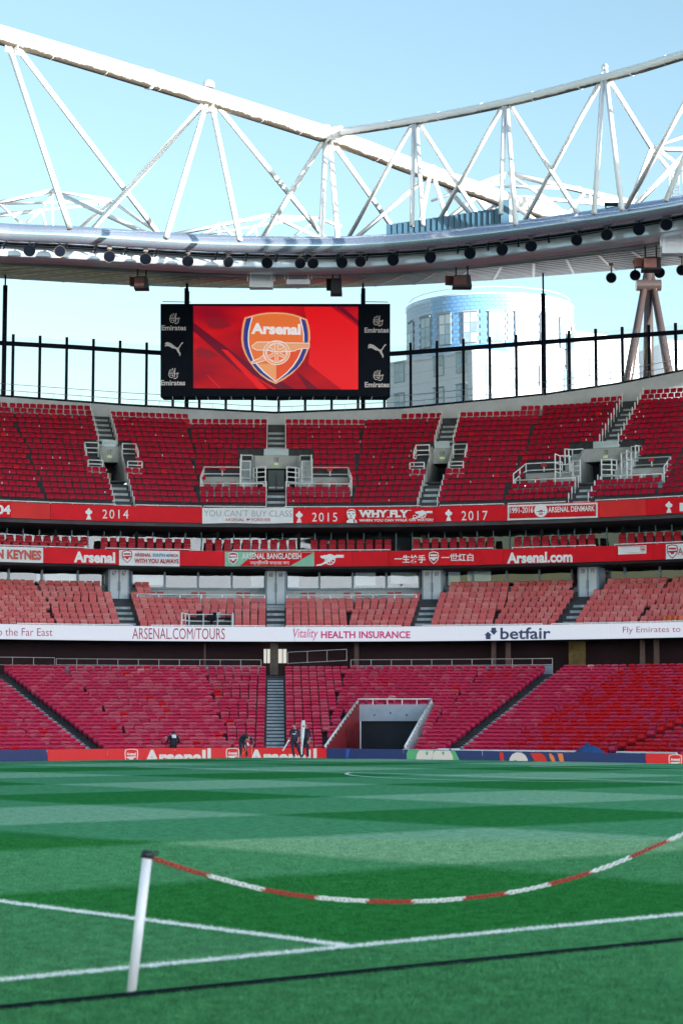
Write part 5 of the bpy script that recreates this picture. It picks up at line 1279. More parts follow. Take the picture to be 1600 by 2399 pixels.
speaker(1525, 620, 44, 30, 'reddish loudspeaker cluster beside the big white cabinet', mat('speaker_pale_red', (.42, .17, .15), .5, var=.15))
GW = mat('gantry_white', (.74, .77, .82), .4, var=.06)
def gantry(x0, x1, y0, y1, solid, label, o=5.0):
    e, n_ = edge_near((x0+x1)/2); Z = (e+n_*o).y; s_ = Z/F
    q = empty('cradle', at((x0+x1)/2, y1, Z), label, 'cradle', 'maintenance cradles under the roof'); P_ = lambda x, y: at(x, y, Z)
    ym = y1-(y1-y0)*.36
    build('tray', MB().box(P_(x0+4, y1), P_(x1-4, y1)-P_(x0+4, y1), Vector((0, .8, 0)), P_(x0+4, ym)-P_(x0+4, y1)), GW, q)
    if solid: build('back_panel', MB().box(P_(x0+4, ym-1)+Vector((0, .7, 0)), P_(x1-4, ym)-P_(x0+4, ym), Vector((0, .05, 0)), (P_(x0+4, y0+3)-P_(x0+4, ym))), GW, q)
    build('frame', MB().path([P_(x0, ym), P_(x0, y0), P_(x1, y0), P_(x1, ym)], .035, 5), WSTEEL, q)
    for x in (x0+8, x1-8): build('hanger', MB().tube(P_(x, ym), P_(x, y0-8), .03, n=5), WSTEEL, q)
gantry(580, 643, 633, 672, True, 'boxy white maintenance cradle under the roof edge above the screen')
gantry(667, 730, 633, 665, False, 'open white maintenance cradle with a thin frame above the screen')
gantry(1547, 1640, 545, 592, True, 'big white cabinet hanging under the roof by the picture edge', 4.0)
# ---- louvred plant on top of the roof edge
LOU = mat('louvre_blue', (.045, .115, .17), .45, var=.1)
lv = empty('louvre_screen', edge_near(1040)[0]+U*30.3, 'row of blue-grey upright louvre panels standing on the roof edge', 'louvres')
for k in range(20):
    x0 = 905+k*13.35; x1 = x0+11.9; yb = edge_y(x0)+4; yt = 525-(x0-905)*.148
    e, n_ = edge_near(x0); Z = (e+n_*1.6).y
    mb = MB().box(at(x0, yb, Z), at(x1, yb-.8, Z-.05)-at(x0, yb, Z), Vector((0, .12, 0)), at(x0, yt, Z)-at(x0, yb, Z)); build('louvre', mb, LOU, lv)
e, n_ = edge_near(1040); lb = []
for k in range(21):
    x0 = 905+k*13.35; ee, nn = edge_near(x0); Z = (ee+nn*1.6).y+.35; lb.append((at(x0, edge_y(x0)+4, Z), at(x0, 527-(x0-905)*.148, Z)))
build('backing', MB().grid([[a for a, _ in lb], [b_ for _, b_ in lb]]), BLKS, lv)
e, n_ = edge_near(1180); Z = (e+n_*1.6).y
build('end_cabinet', MB().box(at(1173, 530, Z), at(1192, 527, Z)-at(1173, 530, Z), Vector((0, 1.2, 0)), at(1173, 468, Z)-at(1173, 530, Z)), LOU, lv)
build('white_fitting', MB().box(at(1193, 526, Z), at(1203, 525, Z)-at(1193, 526, Z), Vector((0, .5, 0)), at(1193, 470, Z)-at(1193, 526, Z)), WPANEL, lv)
# small kit on the roof edge
e, n_ = edge_near(1430); Z = (e+n_*1.2).y
q = empty('roof_camera', at(1430, 490, Z), 'small dark remote camera on the roof edge', 'camera'); build('body', MB().cbox(at(1432, 478, Z), Vector((1, 0, 0)), Vector((0, 1, 0)), .75, .3, .14), BLKS, q); build('stand', MB().tube(at(1420, 476, Z), at(1418, 492, Z), .04, n=5), BLKS, q); build('stand', MB().tube(at(1444, 478, Z), at(1442, 490, Z), .03, n=5), BLKS, q)
# caged ladder at the picture edge
e, n_ = edge_near(1585); Z = (e+n_*1.5).y
q = empty('roof_ladder', at(1580, 462, Z), 'caged white access ladder standing on the roof edge', 'ladder')
for x in (1568, 1576, 1590, 1600): build('rail', MB().tube(at(x, 466, Z), at(x, 402, Z), .035, n=5), WSTEEL, q)
for k in range(9): y = 460-k*7; build('rung', MB().tube(at(1568, y, Z), at(1590, y-2, Z), .022, n=5), WSTEEL, q)
# ================================================================ trusses
WT = mat('truss_white', (.82, .81, .80), .45, var=.05, scale=.4)
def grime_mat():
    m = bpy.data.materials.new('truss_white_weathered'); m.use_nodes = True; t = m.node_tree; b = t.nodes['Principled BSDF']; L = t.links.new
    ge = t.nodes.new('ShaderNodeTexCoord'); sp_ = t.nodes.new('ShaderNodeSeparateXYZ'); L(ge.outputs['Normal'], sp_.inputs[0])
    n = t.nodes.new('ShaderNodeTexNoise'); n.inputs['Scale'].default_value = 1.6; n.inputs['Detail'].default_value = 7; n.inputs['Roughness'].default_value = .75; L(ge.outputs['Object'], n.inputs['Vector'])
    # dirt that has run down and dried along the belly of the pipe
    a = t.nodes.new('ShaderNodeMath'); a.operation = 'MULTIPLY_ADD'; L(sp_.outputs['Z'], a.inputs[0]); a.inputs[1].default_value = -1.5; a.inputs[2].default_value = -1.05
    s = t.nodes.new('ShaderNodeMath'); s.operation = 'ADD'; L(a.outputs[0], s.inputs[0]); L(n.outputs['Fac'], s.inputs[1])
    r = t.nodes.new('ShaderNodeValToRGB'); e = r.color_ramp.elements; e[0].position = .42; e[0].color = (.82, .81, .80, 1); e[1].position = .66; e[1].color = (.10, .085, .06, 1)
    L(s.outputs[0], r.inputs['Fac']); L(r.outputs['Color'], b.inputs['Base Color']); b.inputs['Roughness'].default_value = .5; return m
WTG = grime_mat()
PZ = 109.0; a0 = ray(0, 80); PO = EYE+a0*(PZ/a0.y)           # a point of the near top pipe
N2 = E2.copy()                                               # upright plane of the main truss is along E1
prim = lambda px, py, off=0.0: on_plane(px, py, PO+E2*off, E2)
main = empty('roof_truss', prim(480, 540), 'massive white pipe truss sloping down from the upper corner', 'truss')
pts = [prim(x, y) for x, y in ((-120, 44), (0, 80), (245, 153), (490, 228), (630, 272), (775, 318), (860, 349), (950, 384), (1060, 424), (1180, 466), (1330, 512))]
fine = []
for a, b_ in zip(pts, pts[1:]): fine += [a.lerp(b_, k/3) for k in range(3)]
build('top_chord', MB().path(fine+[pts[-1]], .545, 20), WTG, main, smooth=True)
for x, y in ((-40, 66), (350, 185), (760, 312), (1010, 406)): 
    p_ = prim(x, y); build('flange', MB().tube(p_-E1*.10, p_+E1*.10, .60, n=20), WT, main)
p_ = prim(489, 200); build('lifting_lug', MB().lathe(p_-U*.1, [(.34, 0), (.34, .28), (.2, .42), (0, .46)], 12), WT, main, smooth=True)
def web(root, top, bot, r, kind='web'):
    build(kind, MB().tube(top, bot, r, n=18), WT, root, smooth=True)
for (x0, y0, x1, y1, off) in ((22, 112, 164, 535, -4), (42, 112, 375, 552, 4), (474, 246, 214, 540, 4), (482, 244, 389, 556, -4), (497, 252, 562, 562, -4), (512, 250, 768, 566, 4), (752, 336, 612, 562, 4), (762, 334, 752, 566, -4), (772, 332, 792, 566, -4), (786, 342, 925, 540, 4),
                              (1003, 410, 830, 560, 4), (1006, 410, 985, 520, -4), (1016, 414, 1052, 530, -4), (1030, 420, 1120, 520, 4), (1180, 466, 1090, 530, 4), (1185, 468, 1260, 520, -4)):
    web(main, prim(x0, y0), prim(x1, y1, off), .165 if x0 < 990 else .15)
for x, y in ((32, 108), (490, 247), (768, 334), (1014, 412)):
    p_ = prim(x, y); build('gusset', MB().cbox(p_-U*.12, E1, E2, 1.1, .05, .55), WT, main); build('gusset', MB().cbox(p_-U*.12, E2, E1, .9, .05, .55), WT, main)
for x in (120, 245, 370, 610, 700, 880):
    y = float(np.interp(x, [0, 245, 490, 775, 950], [80, 153, 228, 318, 384])); p_ = prim(x, y); build('weld_seam', MB().tube(p_-E1*.02, p_+E1*.02, .553, n=20), WT, main)
# cross truss
JP = prim(775, 312); sec_n = E1
secp = lambda px, py, off=0.0: on_plane(px, py, JP+E1*off, E1)
sec = empty('roof_truss', secp(1200, 520), 'slimmer white cross truss rising from the joint of the massive pipe', 'truss')
pts = [secp(x, y) for x, y in ((775, 312), (860, 300), (970, 282), (1080, 262), (1185, 240), (1300, 212), (1418, 181), (1510, 156), (1600, 128), (1720, 88), (1860, 40))]
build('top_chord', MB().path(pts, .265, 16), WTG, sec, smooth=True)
build('joint_sleeve', MB().tube(prim(768, 312), secp(800, 308), .38, n=16), WT, sec, smooth=True)
p_ = secp(1416, 157); mb = MB(); mb.path([p_+E2*(.16*math.cos(a))+U*(.16*math.sin(a)) for a in np.linspace(0, 2*math.pi, 14)[:-1]], .07, 6, closed=True); mb.tube(p_-U*.15-E2*.18, p_-U*.5-E2*.25, .05, n=5); mb.tube(p_-U*.15+E2*.18, p_-U*.5+E2*.25, .05, n=5)
build('lifting_eye', mb, WT, sec)
for (x0, y0, x1, y1, off) in ((966, 290, 814, 560, 3), (969, 290, 965, 528, -3), (975, 290, 991, 526, -3), (983, 290, 1120, 505, 3),
                              (1178, 246, 1026, 520, 3), (1181, 246, 1173, 500, -3), (1187, 246, 1208, 525, -3), (1195, 246, 1358, 506, 3),
                              (1408, 187, 1224, 524, 3), (1412, 187, 1392, 500, -3), (1420, 187, 1457, 490, -3), (1428, 187, 1526, 345, 3), (1640, 175, 1466, 486, 3), (1700, 130, 1560, 470, -3)):
    web(sec, secp(x0, y0), secp(x1, y1, off), .135)
for x, y in ((974, 286), (1186, 243), (1417, 184)):
    p_ = secp(x, y); build('gusset', MB().cbox(p_-U*.08, E2, E1, .7, .04, .4), WT, sec)
for x, y in ((915, 291), (1030, 271), (1130, 251), (1250, 224), (1360, 197), (1480, 165), (1560, 140)):
    p_ = secp(x, y); build('weld_seam', MB().tube(p_-E2*.03, p_+E2*.03, .275, n=16), WT, sec)
# ---- lighter trusses farther back over the roof
def truss_lines(label, Z, lines, r=.12):
    q = empty('roof_truss', at(*lines[0][:2], Z), label, 'truss')
    for l in lines:
        x0, y0, x1, y1 = l[:4]; rr = l[4] if len(l) > 4 else r; Z2 = l[5] if len(l) > 5 else Z
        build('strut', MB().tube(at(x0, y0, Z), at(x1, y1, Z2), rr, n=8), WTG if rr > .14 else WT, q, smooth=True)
    return q
truss_lines('thin grey tertiary truss behind the upper-corner pipe webs', 146, [(-20, 478, 122, 446, .16), (-20, 508, 100, 492, .1), (8, 476, 262, 470, .1), (0, 478, 50, 522, .1), (122, 446, 262, 468, .12), (122, 446, 345, 546, .17, 132), (262, 468, 230, 478, .1), (0, 500, 250, 476, .09), (122, 452, 123, 530, .1), (100, 490, 118, 455, .07), (95, 492, 62, 522, .1), (98, 492, 108, 530, .1), (262, 470, 365, 540, .13, 138), (262, 470, 185, 535, .13)])
truss_lines('thin grey tertiary truss low behind the middle webs', 148, [(400, 550, 632, 503, .15), (455, 552, 715, 510, .1), (632, 503, 745, 510, .1), (632, 503, 745, 555, .13), (512, 520, 512, 556, .1), (522, 530, 550, 556, .12), (590, 536, 625, 512, .07), (596, 535, 570, 556, .1), (598, 535, 602, 556, .1), (512, 530, 462, 552, .06), (745, 510, 800, 530, .13), (745, 512, 690, 552, .1), (700, 516, 632, 503, .09)])
truss_lines('pale distant truss lines behind the cross truss', 156, [(1190, 405, 1500, 478, .22), (1185, 405, 1010, 470, .1), (1180, 410, 1040, 520, .2), (1180, 435, 1360, 440, .14), (1190, 408, 1290, 470, .12), (1285, 470, 1180, 480, .12), (1170, 455, 1420, 478, .15), (1290, 470, 1278, 510, .12), (1290, 472, 1330, 505, .14), (1372, 448, 1320, 510, .14), (1378, 448, 1390, 480, .12), (1390, 452, 1440, 480, .12), (1170, 430, 1085, 428, .12), (1085, 440, 1170, 500, .16), (1150, 505, 1092, 432, .16), (1300, 468, 1500, 470, .14)])
truss_lines('white truss node and struts beside the caged ladder', 128, [(1527, 345, 1640, 306, .1), (1527, 348, 1640, 350, .16), (1527, 345, 1473, 486, .17), (1610, 355, 1490, 478, .18), (1527, 345, 1570, 400, .14), (1590, 345, 1640, 385, .1), (1545, 350, 1600, 395, .12)])
# ---- tripod legs outside the fence
WCONE = mat('tripod_white', (.085, .06, .055), .16, metal=.3, var=.1, spec=.8)
q = empty('roof_support', at(1520, 900, 172), 'white tripod of tapering roof support legs beyond the fence', 'support')
for (x0, y0, x1, y1, r0, r1, Zb) in ((1512, 655, 1464, 930, .26, .42, 170), (1519, 655, 1519, 930, .32, .52, 174), (1528, 655, 1577, 930, .26, .42, 170)):
    a, b_ = at(x0, y0, 171), at(x1, y1, Zb); build('leg', MB().tube(a+(a-b_)*.15, b_+(b_-a)*.6, r0, r1*1.2, n=18), WCONE, q, smooth=True)
build('node', MB().tube(at(1490, 668, 171), at(1548, 668, 171), .5, n=12), WCONE, q)
# ================================================================ the round apartment building beyond
ZB = 232.0
cB = at(1147, 800, ZB+10.2); CB = Vector((cB.x, cB.y, 0)); RB = (1147-940)/F*ZB*1.0
hz = lambda y: at(1147, y, ZB).z
BL1 = mat('tile_blue_pale', (.46, .58, .72), .55, var=.05); BL2 = mat('tile_blue', (.17, .38, .66), .55, var=.06); BL3 = mat('tile_blue_mid', (.28, .48, .71), .55, var=.05)
BWH = mat('cladding_white', (.62, .66, .70), .6, var=.04); JNT = mat('joint_grey', (.42, .47, .54), .8, var=.05); ROOFW = mat('roof_white', (.60, .61, .63), .6, var=.03)
WFR = mat('window_frame_grey', (.20, .28, .33), .5, var=0); WGL = mat('window_glass_far', (.26, .37, .43), .25, var=.25, scale=.5, spec=.8); WBL = mat('window_blind_far', (.50, .57, .60), .6, var=.06)
bld = empty('apartment_building', Vector((CB.x, CB.y, -.5)), 'round blue and white tiled apartment building beyond the fence', 'building')
def bp(a, r, z_): a = math.radians(a); return Vector((CB.x+r*math.sin(a), CB.y-r*math.cos(a), z_))   # a: 0 faces the lens, + to the right
def drum(mb, r, z0, z1, a0=-100, a1=100, n=50):
    return mb.grid([[bp(a0+(a1-a0)*i/n, r, z_) for i in range(n+1)] for z_ in (z0, z1)])
zt, zm = hz(686), hz(838)
build('core_wall', drum(MB(), RB-.10, -.5, zt, -180, 180, 72), JNT, bld, smooth=True)
build('parapet', drum(MB(), RB+.08, zt-.05, zt+.15, -180, 180, 72), BL1, bld, smooth=True)
build('roof_rail', MB().path([bp(a, RB-.4, zt+.9) for a in range(-100, 101, 5)], .04, 5), WPANEL, bld)
rf = MB(); rf.grid([[bp(a, r_, z_) for a in range(-180, 181, 10)] for r_, z_ in ((RB-.1, zt), (RB*.6, zt+.9), (.1, zt+1.3))]); build('roof', rf, ROOFW, bld, smooth=True)
# tiles of the blue storey (courses of staggered tiles, openings left for the windows)
WA = [-72, -52, -35, -17, 0, 17.5, 36, 55, 75]
wy0, wy1 = hz(800), hz(728)
rows = 17; th_ = (zt-zm)/rows
tiles = {0: MB(), 1: MB(), 2: MB(), 3: MB()}; ntile = 0
big = []
for j in range(rows):
    z0 = zm+th_*j; z1 = z0+th_*.93; a = -88+(1.7 if j % 2 else 0)
    while a < 92:
        a2 = a+4.1; mid = (a+a2)/2
        if not (any(abs(mid-w) < 6.2 for w in WA) and wy0-.1 < (z0+z1)/2 < wy1+.1):
            k = 3 if mid > 14 else 1 if -8 < mid <= 14 and mid < 9 else 2 if mid < -34 or mid > 9 else 1
            if mid < -45: k = 0
            q = [bp(a, RB+.0, z0), bp(a2-.12, RB, z0), bp(a2-.12, RB, z1), bp(a, RB, z1)]
            tiles[k].quad(*q); ntile += 1
        a = a2
for k, m_ in ((0, BL1), (1, BL2), (2, BL3), (3, mat('tile_white', (.66, .69, .74), .35, var=.04))):
    o = build('tile_courses', tiles[k], m_, bld); o['kind'] = 'stuff'
# white panelled storeys below
pan = MB(); hp2 = 1.25; zz = zm-.2; a_w = [-56, -36, -14, 10, 34, 58]
wl = [(hz(900), hz(852)), (hz(965), hz(922))]
while zz > hz(1010):
    a = -88
    while a < 90:
        mid = a+7; z0, z1 = zz-hp2*.97, zz
        pan.quad(bp(a, RB+.03, z0), bp(a+13.7, RB+.03, z0), bp(a+13.7, RB+.03, z1), bp(a, RB+.03, z1)); a += 14
    zz -= hp2
o = build('cladding_panels', pan, BWH, bld); o['kind'] = 'stuff'
def window(parent, c_, t_, n_, w_, h_, nx=2, ny=2, lit=0.0):
    """frame with a reveal, panes and bars; c_ is the centre on the wall face, n_ points out of the wall"""
    q = build('window', MB().cbox(c_+n_*.05, t_, n_, w_, .12, h_), WFR, parent)
    for i in range(nx):
        for j in range(ny):
            pw, ph = w_/nx-.12, h_/ny-.12; cc = c_+n_*.115+t_*((i+.5)/nx-.5)*w_+U*((j+.5)/ny-.5)*h_
            build('pane', MB().cbox(cc, t_, n_, pw, .012, ph), WBL if (j == 2 or random.random() < .3) else WGL, q)
    build('head', MB().cbox(c_+n_*.16+U*(h_/2+.06), t_, n_, w_+.1, .12, .12), WFR, q)
for a in WA:
    r_ = math.radians(a); n_ = Vector((math.sin(r_), -math.cos(r_), 0)); t_ = Vector((math.cos(r_), math.sin(r_), 0))
    window(bld, bp(a, RB-.02, (wy0+wy1)/2), t_, n_, 1.62, wy1-wy0, 2, 3)
for z0, z1 in wl:
    for a in a_w:
        r_ = math.radians(a); n_ = Vector((math.sin(r_), -math.cos(r_), 0)); t_ = Vector((math.cos(r_), math.sin(r_), 0))
        window(bld, bp(a, RB+.03, (z0+z1)/2), t_, n_, 1.35, z1-z0, 2, 2)
# lower white wing to the right and its neighbour
def wing(label, x0, x1, ytop, Z, dep, cols, rows_y, tilt=0.0):
    a, b_ = at(x0, ytop, Z), at(x1, ytop, Z+tilt); d_ = Vector((b_.x-a.x, b_.y-a.y, 0)); t_ = d_.normalized(); n_ = Vector((t_.y, -t_.x, 0))
    q = empty('apartment_block', Vector((a.x, a.y, -.5)), label, 'building')
    build('wall', MB().box(Vector((a.x, a.y, -.5)), d_, -n_*dep, U*(a.z+.5)), BWH, q); build('parapet', MB().box(Vector((a.x, a.y, a.z))+n_*.1, d_, -n_*.4, U*.35), ROOFW, q)
    for y in rows_y:
        for c_ in cols:
            zc = at(x0, y, Z).z; window(q, Vector((a.x, a.y, zc))+d_*c_, t_, n_, 1.5, 2.2, 2, 2)
    for k in range(1, 12): 
        zc = a.z-k*1.3; build('joint_strip', MB().box(Vector((a.x, a.y, zc))+n_*.012, d_, -n_*.01, U*.05), JNT, q)
wing('white right-angled block at the foot of the round tower, face towards the screen', 905, 1107, 858, 227, 9, (.16, .62, .88), (878, 950), -9)
wing('bright white face of the block at the foot of the round tower', 1107.5, 1226, 822, 218, 9, (.36, .86), (875, 945), 4)
wing('long low white wing beyond the round tower', 1345, 1495, 782, 236, 10, (.30, .62, .92), (860, 925), 5)
wing('white apartment block beyond the tripod legs', 1560, 1740, 802, 240, 12, (.1, .3, .5, .7, .9), (840, 895), 4)
# ================================================================ the stand behind the lens: terrace, plus an added frosted wall that spreads the low sun as fill
path = []
for x, y in ((-150, 0), (-52, 0), (0, 0), (52.5, 0)): path.append((pitch(x, y), -E2))
for a in range(10, 90, 10):
    ra = math.radians(a); path.append((pitch(52.5, 0), (-E2*math.cos(ra)+E1*math.sin(ra))))
for y in (0, 8, 20): path.append((pitch(52.5, y), E1))
def sweep(prof): return MB().grid([[p_+n_*o+U*z_ for p_, n_ in path] for o, z_ in prof])
build('opposite_terrace', sweep([(14, -.5), (14, .6), (40, 4), (64, 4.2)]), mat('opposite_seats', (.42, .10, .10), .7, var=.3, scale=.2), None, kind='structure')
fm = bpy.data.materials.new('added_frosted_fill'); fm.use_nodes = True; t_ = fm.node_tree; t_.nodes.remove(t_.nodes['Principled BSDF'])
tl = t_.nodes.new('ShaderNodeBsdfTranslucent'); tl.inputs['Color'].default_value = (.86, .93, .99, 1); t_.links.new(tl.outputs[0], t_.nodes['Material Output'].inputs['Surface'])
build('added_fill_wall', sweep([(63, 4.1), (63, 32.4)]), fm, None, kind='structure')  # added out of view: diffuses the sun into the shaded stands
build('added_dark_band', sweep([(62.6, 32.3), (62.6, 40), (66, 41), (66, 32.3)]), DARK, None, kind='structure')  # added opaque band, unseen, so the box glass reflects dark above
# ================================================================ pitchside boards
bpts = [pitch(-60, 72), pitch(30, 72), pitch(50.5, 72)]
for a in range(10, 90, 10):
    ra = math.radians(a); bpts.append(pitch(50.5+6*math.sin(ra), 66+6*math.cos(ra)))
bpts += [pitch(56.5, 66), pitch(56.5, 40), pitch(56.5, 10)]
def S_board(px, py, off=0.0):
    d = ray(px, py); best = None
    for a, b_ in zip(bpts, bpts[1:]):
        e = b_-a; den = d.x*e.y-d.y*e.x
        if abs(den) < 1e-9: continue
        s = (a.x*e.y-a.y*e.x)/den; u = (a.x*d.y-a.y*d.x)/den
        if -1e-6 <= u <= 1+1e-6 and s > 0 and (best is None or s < best): best = s
    if best is None: best = 100
    p_ = EYE+d*best; q = (EYE-p_).normalized(); return p_+Vector((q.x, q.y, 0))*off
BE = .15
BR_ = led_mat('board_led_red', (.92, .022, .03), BE); BN_ = led_mat('board_led_navy', (.020, .045, .19), BE); BG_ = led_mat('board_led_green', (.12, .55, .24), BE); BC_ = led_mat('board_led_cream', (.86, .86, .82), BE); BW_ = led_mat('board_led_white', (.95, .95, .95), BE); BO_ = led_mat('board_led_orange', (.95, .28, .08), BE); BD_ = led_mat('board_led_scarlet', (.80, .03, .02), BE); BBL = led_mat('board_led_blue', (.04, .12, .55), BE)
HT = .37
zb = lambda px: S_board(px, 1770)
BX = [-80, 110, 252, 410, 590, 765, 945, 1050, 1130, 1260, 1330, 1420, 1512, 1680]; BM = [BN_, BR_, BR_, BR_, BR_, BN_, BN_, BN_, BN_, BN_, BN_, BN_, BR_]
brd = empty('advertising_board', zb(650), 'continuous lit advertising board along the edge of the pitch', 'advertising board')
for (a, b_), m_ in zip(zip(BX, BX[1:]), BM):
    n = max(2, int((b_-a)/20)); xs_ = [a+.3+(b_-a-.6)*i/n for i in range(n+1)]; P_ = [zb(x) for x in xs_]
    rows_ = []
    for dz, off in ((-.56, 0), (HT, 0), (HT, -.12), (-.56, -.12)):
        rows_.append([Vector((p_.x, p_.y, dz))-(Vector((p_.x, p_.y, 0)).normalized()*off) for p_ in P_])
    build('panel', MB().grid(rows_), m_, brd)
def ytop(px): p_ = zb(px); return project(Vector((p_.x, p_.y, HT)))[1]
def pol(name, m_, plist, off=.02):
    mb = MB()
    for p_ in plist: poly(mb, S_board, [(x, ytop(x)+dy) for x, dy in p_], off)
    return build(name, mb, m_, brd)
pol('rounded_end', BN_, [[(100, 0), (104, 2), (109, 7), (112, 14), (113, 28), (96, 28), (96, 0)]])
pol('rounded_end', BN_, [[(792, 0), (780, 1), (773, 7), (769, 15), (768, 28), (800, 28), (800, 0)]])
pol('rounded_end', BN_, [[(1500, 0), (1505, 2), (1510, 8), (1514, 18), (1515, 30), (1495, 30), (1495, 0)]])
pol('green_shape', BG_, [[(956, 1), (952, 10), (954, 28), (1080, 30), (1066, 1)]])
pol('cream_shape', BC_, [[(982, 1), (976, 12), (974, 28), (1010, 28), (1014, 8), (1016, 1)], [(1020, 1), (1014, 10), (1012, 28), (1062, 29), (1060, 12), (1054, 1)]], .03)
pol('green_dot', BG_, [[(1000+3*math.cos(a), 8+5*math.sin(a)) for a in np.linspace(0, 6, 12)], [(1038+3*math.cos(a), 7+4*math.sin(a)) for a in np.linspace(0, 6, 12)]], .04)
pol('blue_flash', BBL, [[(812, 1), (820, 1), (818, 14), (814, 24), (810, 20)]])
pol('red_shape', BD_, [[(1170, 3), (1179, 3), (1181, 28), (1173, 28)], [(1242, 3), (1268, 3), (1278, 12), (1284, 26), (1255, 26)]])
pol('cream_shape', BC_, [[(1192, 28), (1194, 16), (1200, 7), (1210, 2), (1222, 3), (1231, 9), (1236, 18), (1237, 28), (1212, 28), (1209, 20), (1203, 22), (1200, 28)]])
pol('orange_shape', BO_, [[(1286, 4), (1290, 3), (1297, 10), (1302, 24), (1294, 24), (1288, 14)], [(1306, 3), (1318, 3), (1322, 25), (1312, 25)]])
def word(x0, x1, dyt, dyb, s_='Arsenal'):
    mb = MB(); xm = (x0+x1)/2; text(mb, S_board, s_, x0, x1, ytop(xm)+dyt, ytop(xm)+dyb, .03, bold=.045); build('lettering', mb, BW_, brd)
word(338, 482, 4, 40); word(582, 728, 4, 40)
for x in (486, 734): pol('divider', BW_, [[(x, 1), (x+8, 1), (x+8, 30), (x, 30)]])
def board_crest(cx):
    o_ = [(-15, 3), (-8, 1), (0, .5), (8, 1), (15, 3), (16, 12), (14, 30), (-14, 30), (-16, 12)]
    pol('crest_outline', BW_, [[(cx+x, y) for x, y in o_]], .03); pol('crest_fill', BR_, [[(cx+x*.86, 1.5+y*.95) for x, y in o_]], .035)
    mb = MB(); text(mb, S_board, 'Arsenal', cx-11, cx+11, ytop(cx)+9, ytop(cx)+16, .045, bold=.05); build('crest_word', mb, BW_, brd)
    pol('crest_cannon', BW_, [[(cx-11, 19), (cx+11, 18), (cx+11, 21), (cx+5, 22), (cx+4, 27), (cx-5, 27), (cx-6, 23), (cx-11, 22)]], .045)
for cx in (308, 545, 1582): board_crest(cx)
# ================================================================ people on the far edge of the pitch
SKIN = mat('skin', (.55, .30, .22), .55, var=.06); NAVYJ = mat('tracksuit_navy', (.016, .026, .055), .7, var=.2, scale=6); BLKJ = mat('jacket_black', (.008, .011, .020), .75, var=.2, scale=6)
HAIR = mat('hair_dark', (.010, .008, .008), .6, var=.1); SHOE = mat('shoe_black', (.006, .007, .012), .5, var=0); TRS = mat('trousers_navy', (.014, .022, .045), .75, var=.2, scale=6); SHB = mat('shoe_blue', (.02, .06, .16), .5, var=0)
def person(label, base, J, E_, mats, zone, yaw=0.0, extra=None):
    """J: name -> (x, y, z, rx, ry); E_: joined pairs. One continuous skinned body, coloured by the joint each face lies nearest"""
    HY[0] = J['head'][1]-.03; HY[1] = J['head'][2]
    nm = list(J); me = bpy.data.meshes.new('person'); me.from_pydata([J[k][:3] for k in nm], [(nm.index(a), nm.index(b_)) for a, b_ in E_], [])
    o = bpy.data.objects.new('person', me); COL.objects.link(o)
    o.modifiers.new('skin', 'SKIN'); sv = me.skin_vertices[0].data
    for i, k in enumerate(nm): sv[i].radius = J[k][3:5]; sv[i].use_root = (k == 'pelvis')
    s_ = o.modifiers.new('sub', 'SUBSURF'); s_.levels = 2; s_.render_levels = 2
    dg = bpy.context.evaluated_depsgraph_get(); ev = o.evaluated_get(dg); m2 = bpy.data.meshes.new_from_object(ev)
    o.modifiers.clear(); o.data = m2; bpy.data.meshes.remove(me)
    m2.materials.clear()
    for m_ in mats: m2.materials.append(m_)
    P_ = np.array([J[k][:3] for k in nm])
    for f in m2.polygons:
        c_ = np.array(f.center); k = nm[int(((P_-c_)**2).sum(1).argmin())]; f.material_index = zone(k, c_); f.use_smooth = True
    o.location = base; o.rotation_euler = (0, 0, yaw); WL[o.name] = Vector(base)
    setp(o, label, 'person'); return o
def fingers(J, E_, side, wrist, palm, d, spread, root):
    """palm with four unequal fingers and a thumb from its side"""
    d = Vector(d).normalized(); sp_ = Vector(spread).normalized(); w_ = Vector(wrist); p_ = Vector(palm)
    J[side+'palm'] = (*p_, .036, .022); E_.append((root, side+'palm'))
    for i, (off, L) in enumerate(((-.030, .068), (-.010, .078), (.011, .074), (.030, .058))):
        a = p_+sp_*off+d*.03; b_ = a+d*L*.55; c_ = b_+(d+Vector((0, -.5, -.1))).normalized()*L*.45
        for k, q in (('a', a), ('b', b_), ('c', c_)): J[side+'f%d%s' % (i, k)] = (*q, .0095, .0095)
        E_ += [(side+'palm', side+'f%da' % i), (side+'f%da' % i, side+'f%db' % i), (side+'f%db' % i, side+'f%dc' % i)]
    a = p_-sp_*.04-d*.01; b_ = a-sp_*.018+d*.035
    J[side+'ta'] = (*a, .012, .012); J[side+'tb'] = (*b_, .010, .010); E_ += [(side+'palm', side+'ta'), (side+'ta', side+'tb')]
HY = [-.02, 1.6]
def std_zone(hair=True, skin_arm=False):
    def z_(k, c_):
        if k.startswith('head') or k in ('nose', 'neck', 'earL', 'earR'):
            return 3 if (hair and (k == 'headtop' or (k in ('head', 'earL', 'earR') and c_[1] > .035+HY[0] and c_[2] > HY[1]-.06))) else 0
        if 'palm' in k or k[1:2] == 'f' or k[1:2] == 't' or k in ('Lwrist', 'Rwrist'): return 0
        if k in ('pelvis', 'Lhip', 'Rhip', 'Lknee', 'Rknee', 'Lmid', 'Rmid'): return 2
        if 'ankle' in k: return 2
        if 'toe' in k: return 4
        return 1
    return z_
